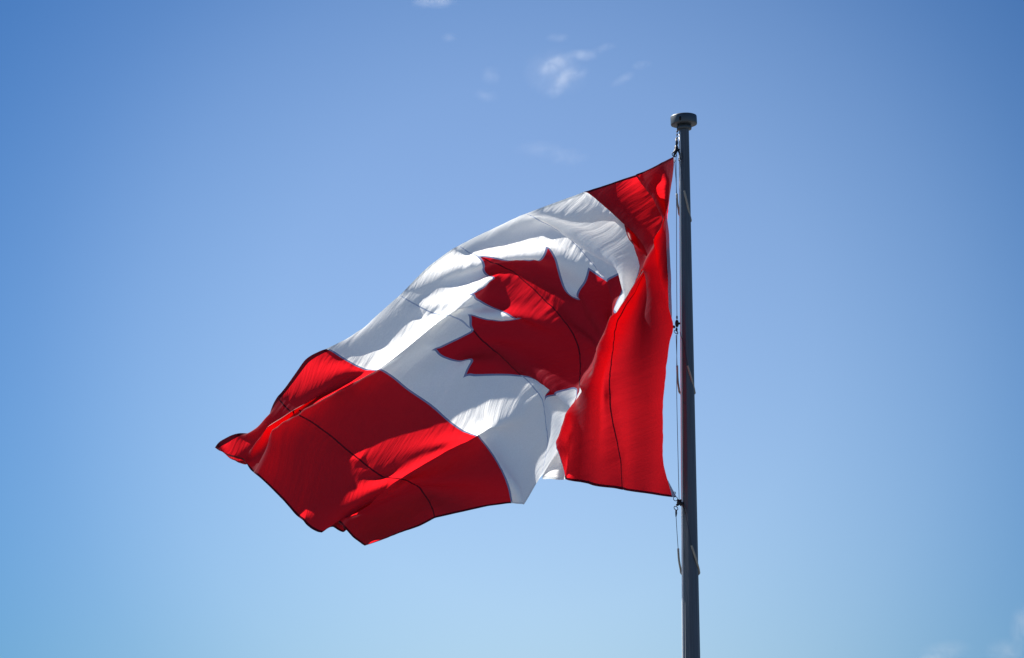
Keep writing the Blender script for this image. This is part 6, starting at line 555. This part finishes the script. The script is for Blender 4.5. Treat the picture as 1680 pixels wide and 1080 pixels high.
# ---------------------------------------------------------------- small wisps of cloud, three kilometres off
m, t, out = new_mat("cloud_vapour")
tc = t.nodes.new("ShaderNodeTexCoord"); ln = t.nodes.new("ShaderNodeVectorMath"); ln.operation = 'LENGTH'; t.links.new(tc.outputs["Object"], ln.inputs[0])
fo = t.nodes.new("ShaderNodeMapRange"); fo.interpolation_type = 'SMOOTHSTEP'; fo.inputs[1].default_value = 1.; fo.inputs[2].default_value = .0; t.links.new(ln.outputs["Value"], fo.inputs[0])
geo = t.nodes.new("ShaderNodeNewGeometry")
nz = t.nodes.new("ShaderNodeTexNoise"); nz.inputs["Scale"].default_value = .06; nz.inputs["Detail"].default_value = 5; nz.inputs["Roughness"].default_value = .62; nz.inputs["Distortion"].default_value = .6
t.links.new(geo.outputs["Position"], nz.inputs[0])
mr = t.nodes.new("ShaderNodeMapRange"); mr.inputs[1].default_value = .34; mr.inputs[2].default_value = .80; t.links.new(nz.outputs["Fac"], mr.inputs[0])
mu = t.nodes.new("ShaderNodeMath"); mu.operation = 'MULTIPLY'; t.links.new(fo.outputs[0], mu.inputs[0]); t.links.new(mr.outputs[0], mu.inputs[1])
oi = t.nodes.new("ShaderNodeObjectInfo"); m2 = t.nodes.new("ShaderNodeMath"); m2.operation = 'MULTIPLY'; t.links.new(mu.outputs[0], m2.inputs[0]); t.links.new(oi.outputs["Alpha"], m2.inputs[1])
vp = t.nodes.new("ShaderNodeVolumePrincipled"); vp.inputs["Color"].default_value = (1, 1, 1, 1); vp.inputs["Anisotropy"].default_value = .45
t.links.new(m2.outputs[0], vp.inputs["Density"]); t.links.new(vp.outputs[0], out.inputs["Volume"])
M_CLOUD = m
def cloud(label, lobes):
    """each lobe: bearing and height of its middle (survey units as seen from the plaza), width, height, roll in degrees, density"""
    D = 3000.; root = None
    def pos(x, y):
        k = D/4380; return EYE+Vector(((x-840)*k, D*math.cos(PITCH)+(y-540)*k*math.sin(PITCH), D*math.sin(PITCH)-(y-540)*k*math.cos(PITCH)))
    e = empty("cloud", pos(*lobes[0][:2])); tag(e, label, "cloud", "wisps of cloud in the blue sky")
    for (x, y, w, h, roll, den) in lobes:
        v, f = lathe([(math.sin(math.pi*k/10)+(1e-3 if k in (0, 10) else 0), -math.cos(math.pi*k/10)) for k in range(11)], 18)
        o = mesh_obj("wisp", v, f, M_CLOUD)
        k = D/4380/2
        o.matrix_world = Matrix.Translation(pos(x, y)) @ Matrix.Rotation(PITCH, 4, 'X') @ Matrix.Rotation(R(roll), 4, 'Y') @ Matrix.Diagonal((w*k, (w+h)*.5*k, h*k, 1))
        o.color = (1, 1, 1, den)
        mw = o.matrix_world.copy(); o.parent = e; o.matrix_parent_inverse = e.matrix_world.inverted(); o.matrix_world = mw
cloud("brightest zigzag wisp of white cloud left of the pole cap", [(952, 92, 84, 28, -4, .022), (910, 106, 76, 36, -25, .027), (936, 123, 76, 32, -14, .026), (916, 142, 66, 36, -40, .020), (912, 120, 130, 100, 0, .006), (990, 80, 70, 22, -20, .007)])
cloud("slanting streak of cloud nearest the pole cap on its left", [(1052, 107, 46, 20, -8, 0.016), (1022, 130, 56, 22, -30, 0.012)])
cloud("faint double puff of cloud left of the zigzag wisp", [(806, 124, 46, 40, 0, 0.009), (798, 156, 52, 30, 10, 0.010)])
cloud("small faint puff of cloud above the zigzag wisp", [(915, 62, 50, 22, 0, 0.010)])
cloud("tiny lone cloud puff highest to the left of the zigzag wisp", [(737, 62, 34, 22, 0, 0.011)])
cloud("white cloud cut off by the top edge of the sky view", [(712, 2, 90, 30, 0, 0.020), (690, 6, 40, 26, 0, 0.009)])
cloud("very faint veil of cloud between the zigzag wisp and the top of the flag", [(930, 258, 90, 40, 0, 0.006), (885, 245, 110, 40, 0, 0.004)])
cloud("low cloud wisp on the bottom edge right of the pole", [(1552, 1066, 100, 40, -6, 0.014), (1536, 1084, 90, 30, 0, 0.019)])
cloud("soft cloud at the bottom right corner", [(1676, 1030, 50, 90, 0, 0.017), (1650, 1070, 90, 60, 0, 0.011)])
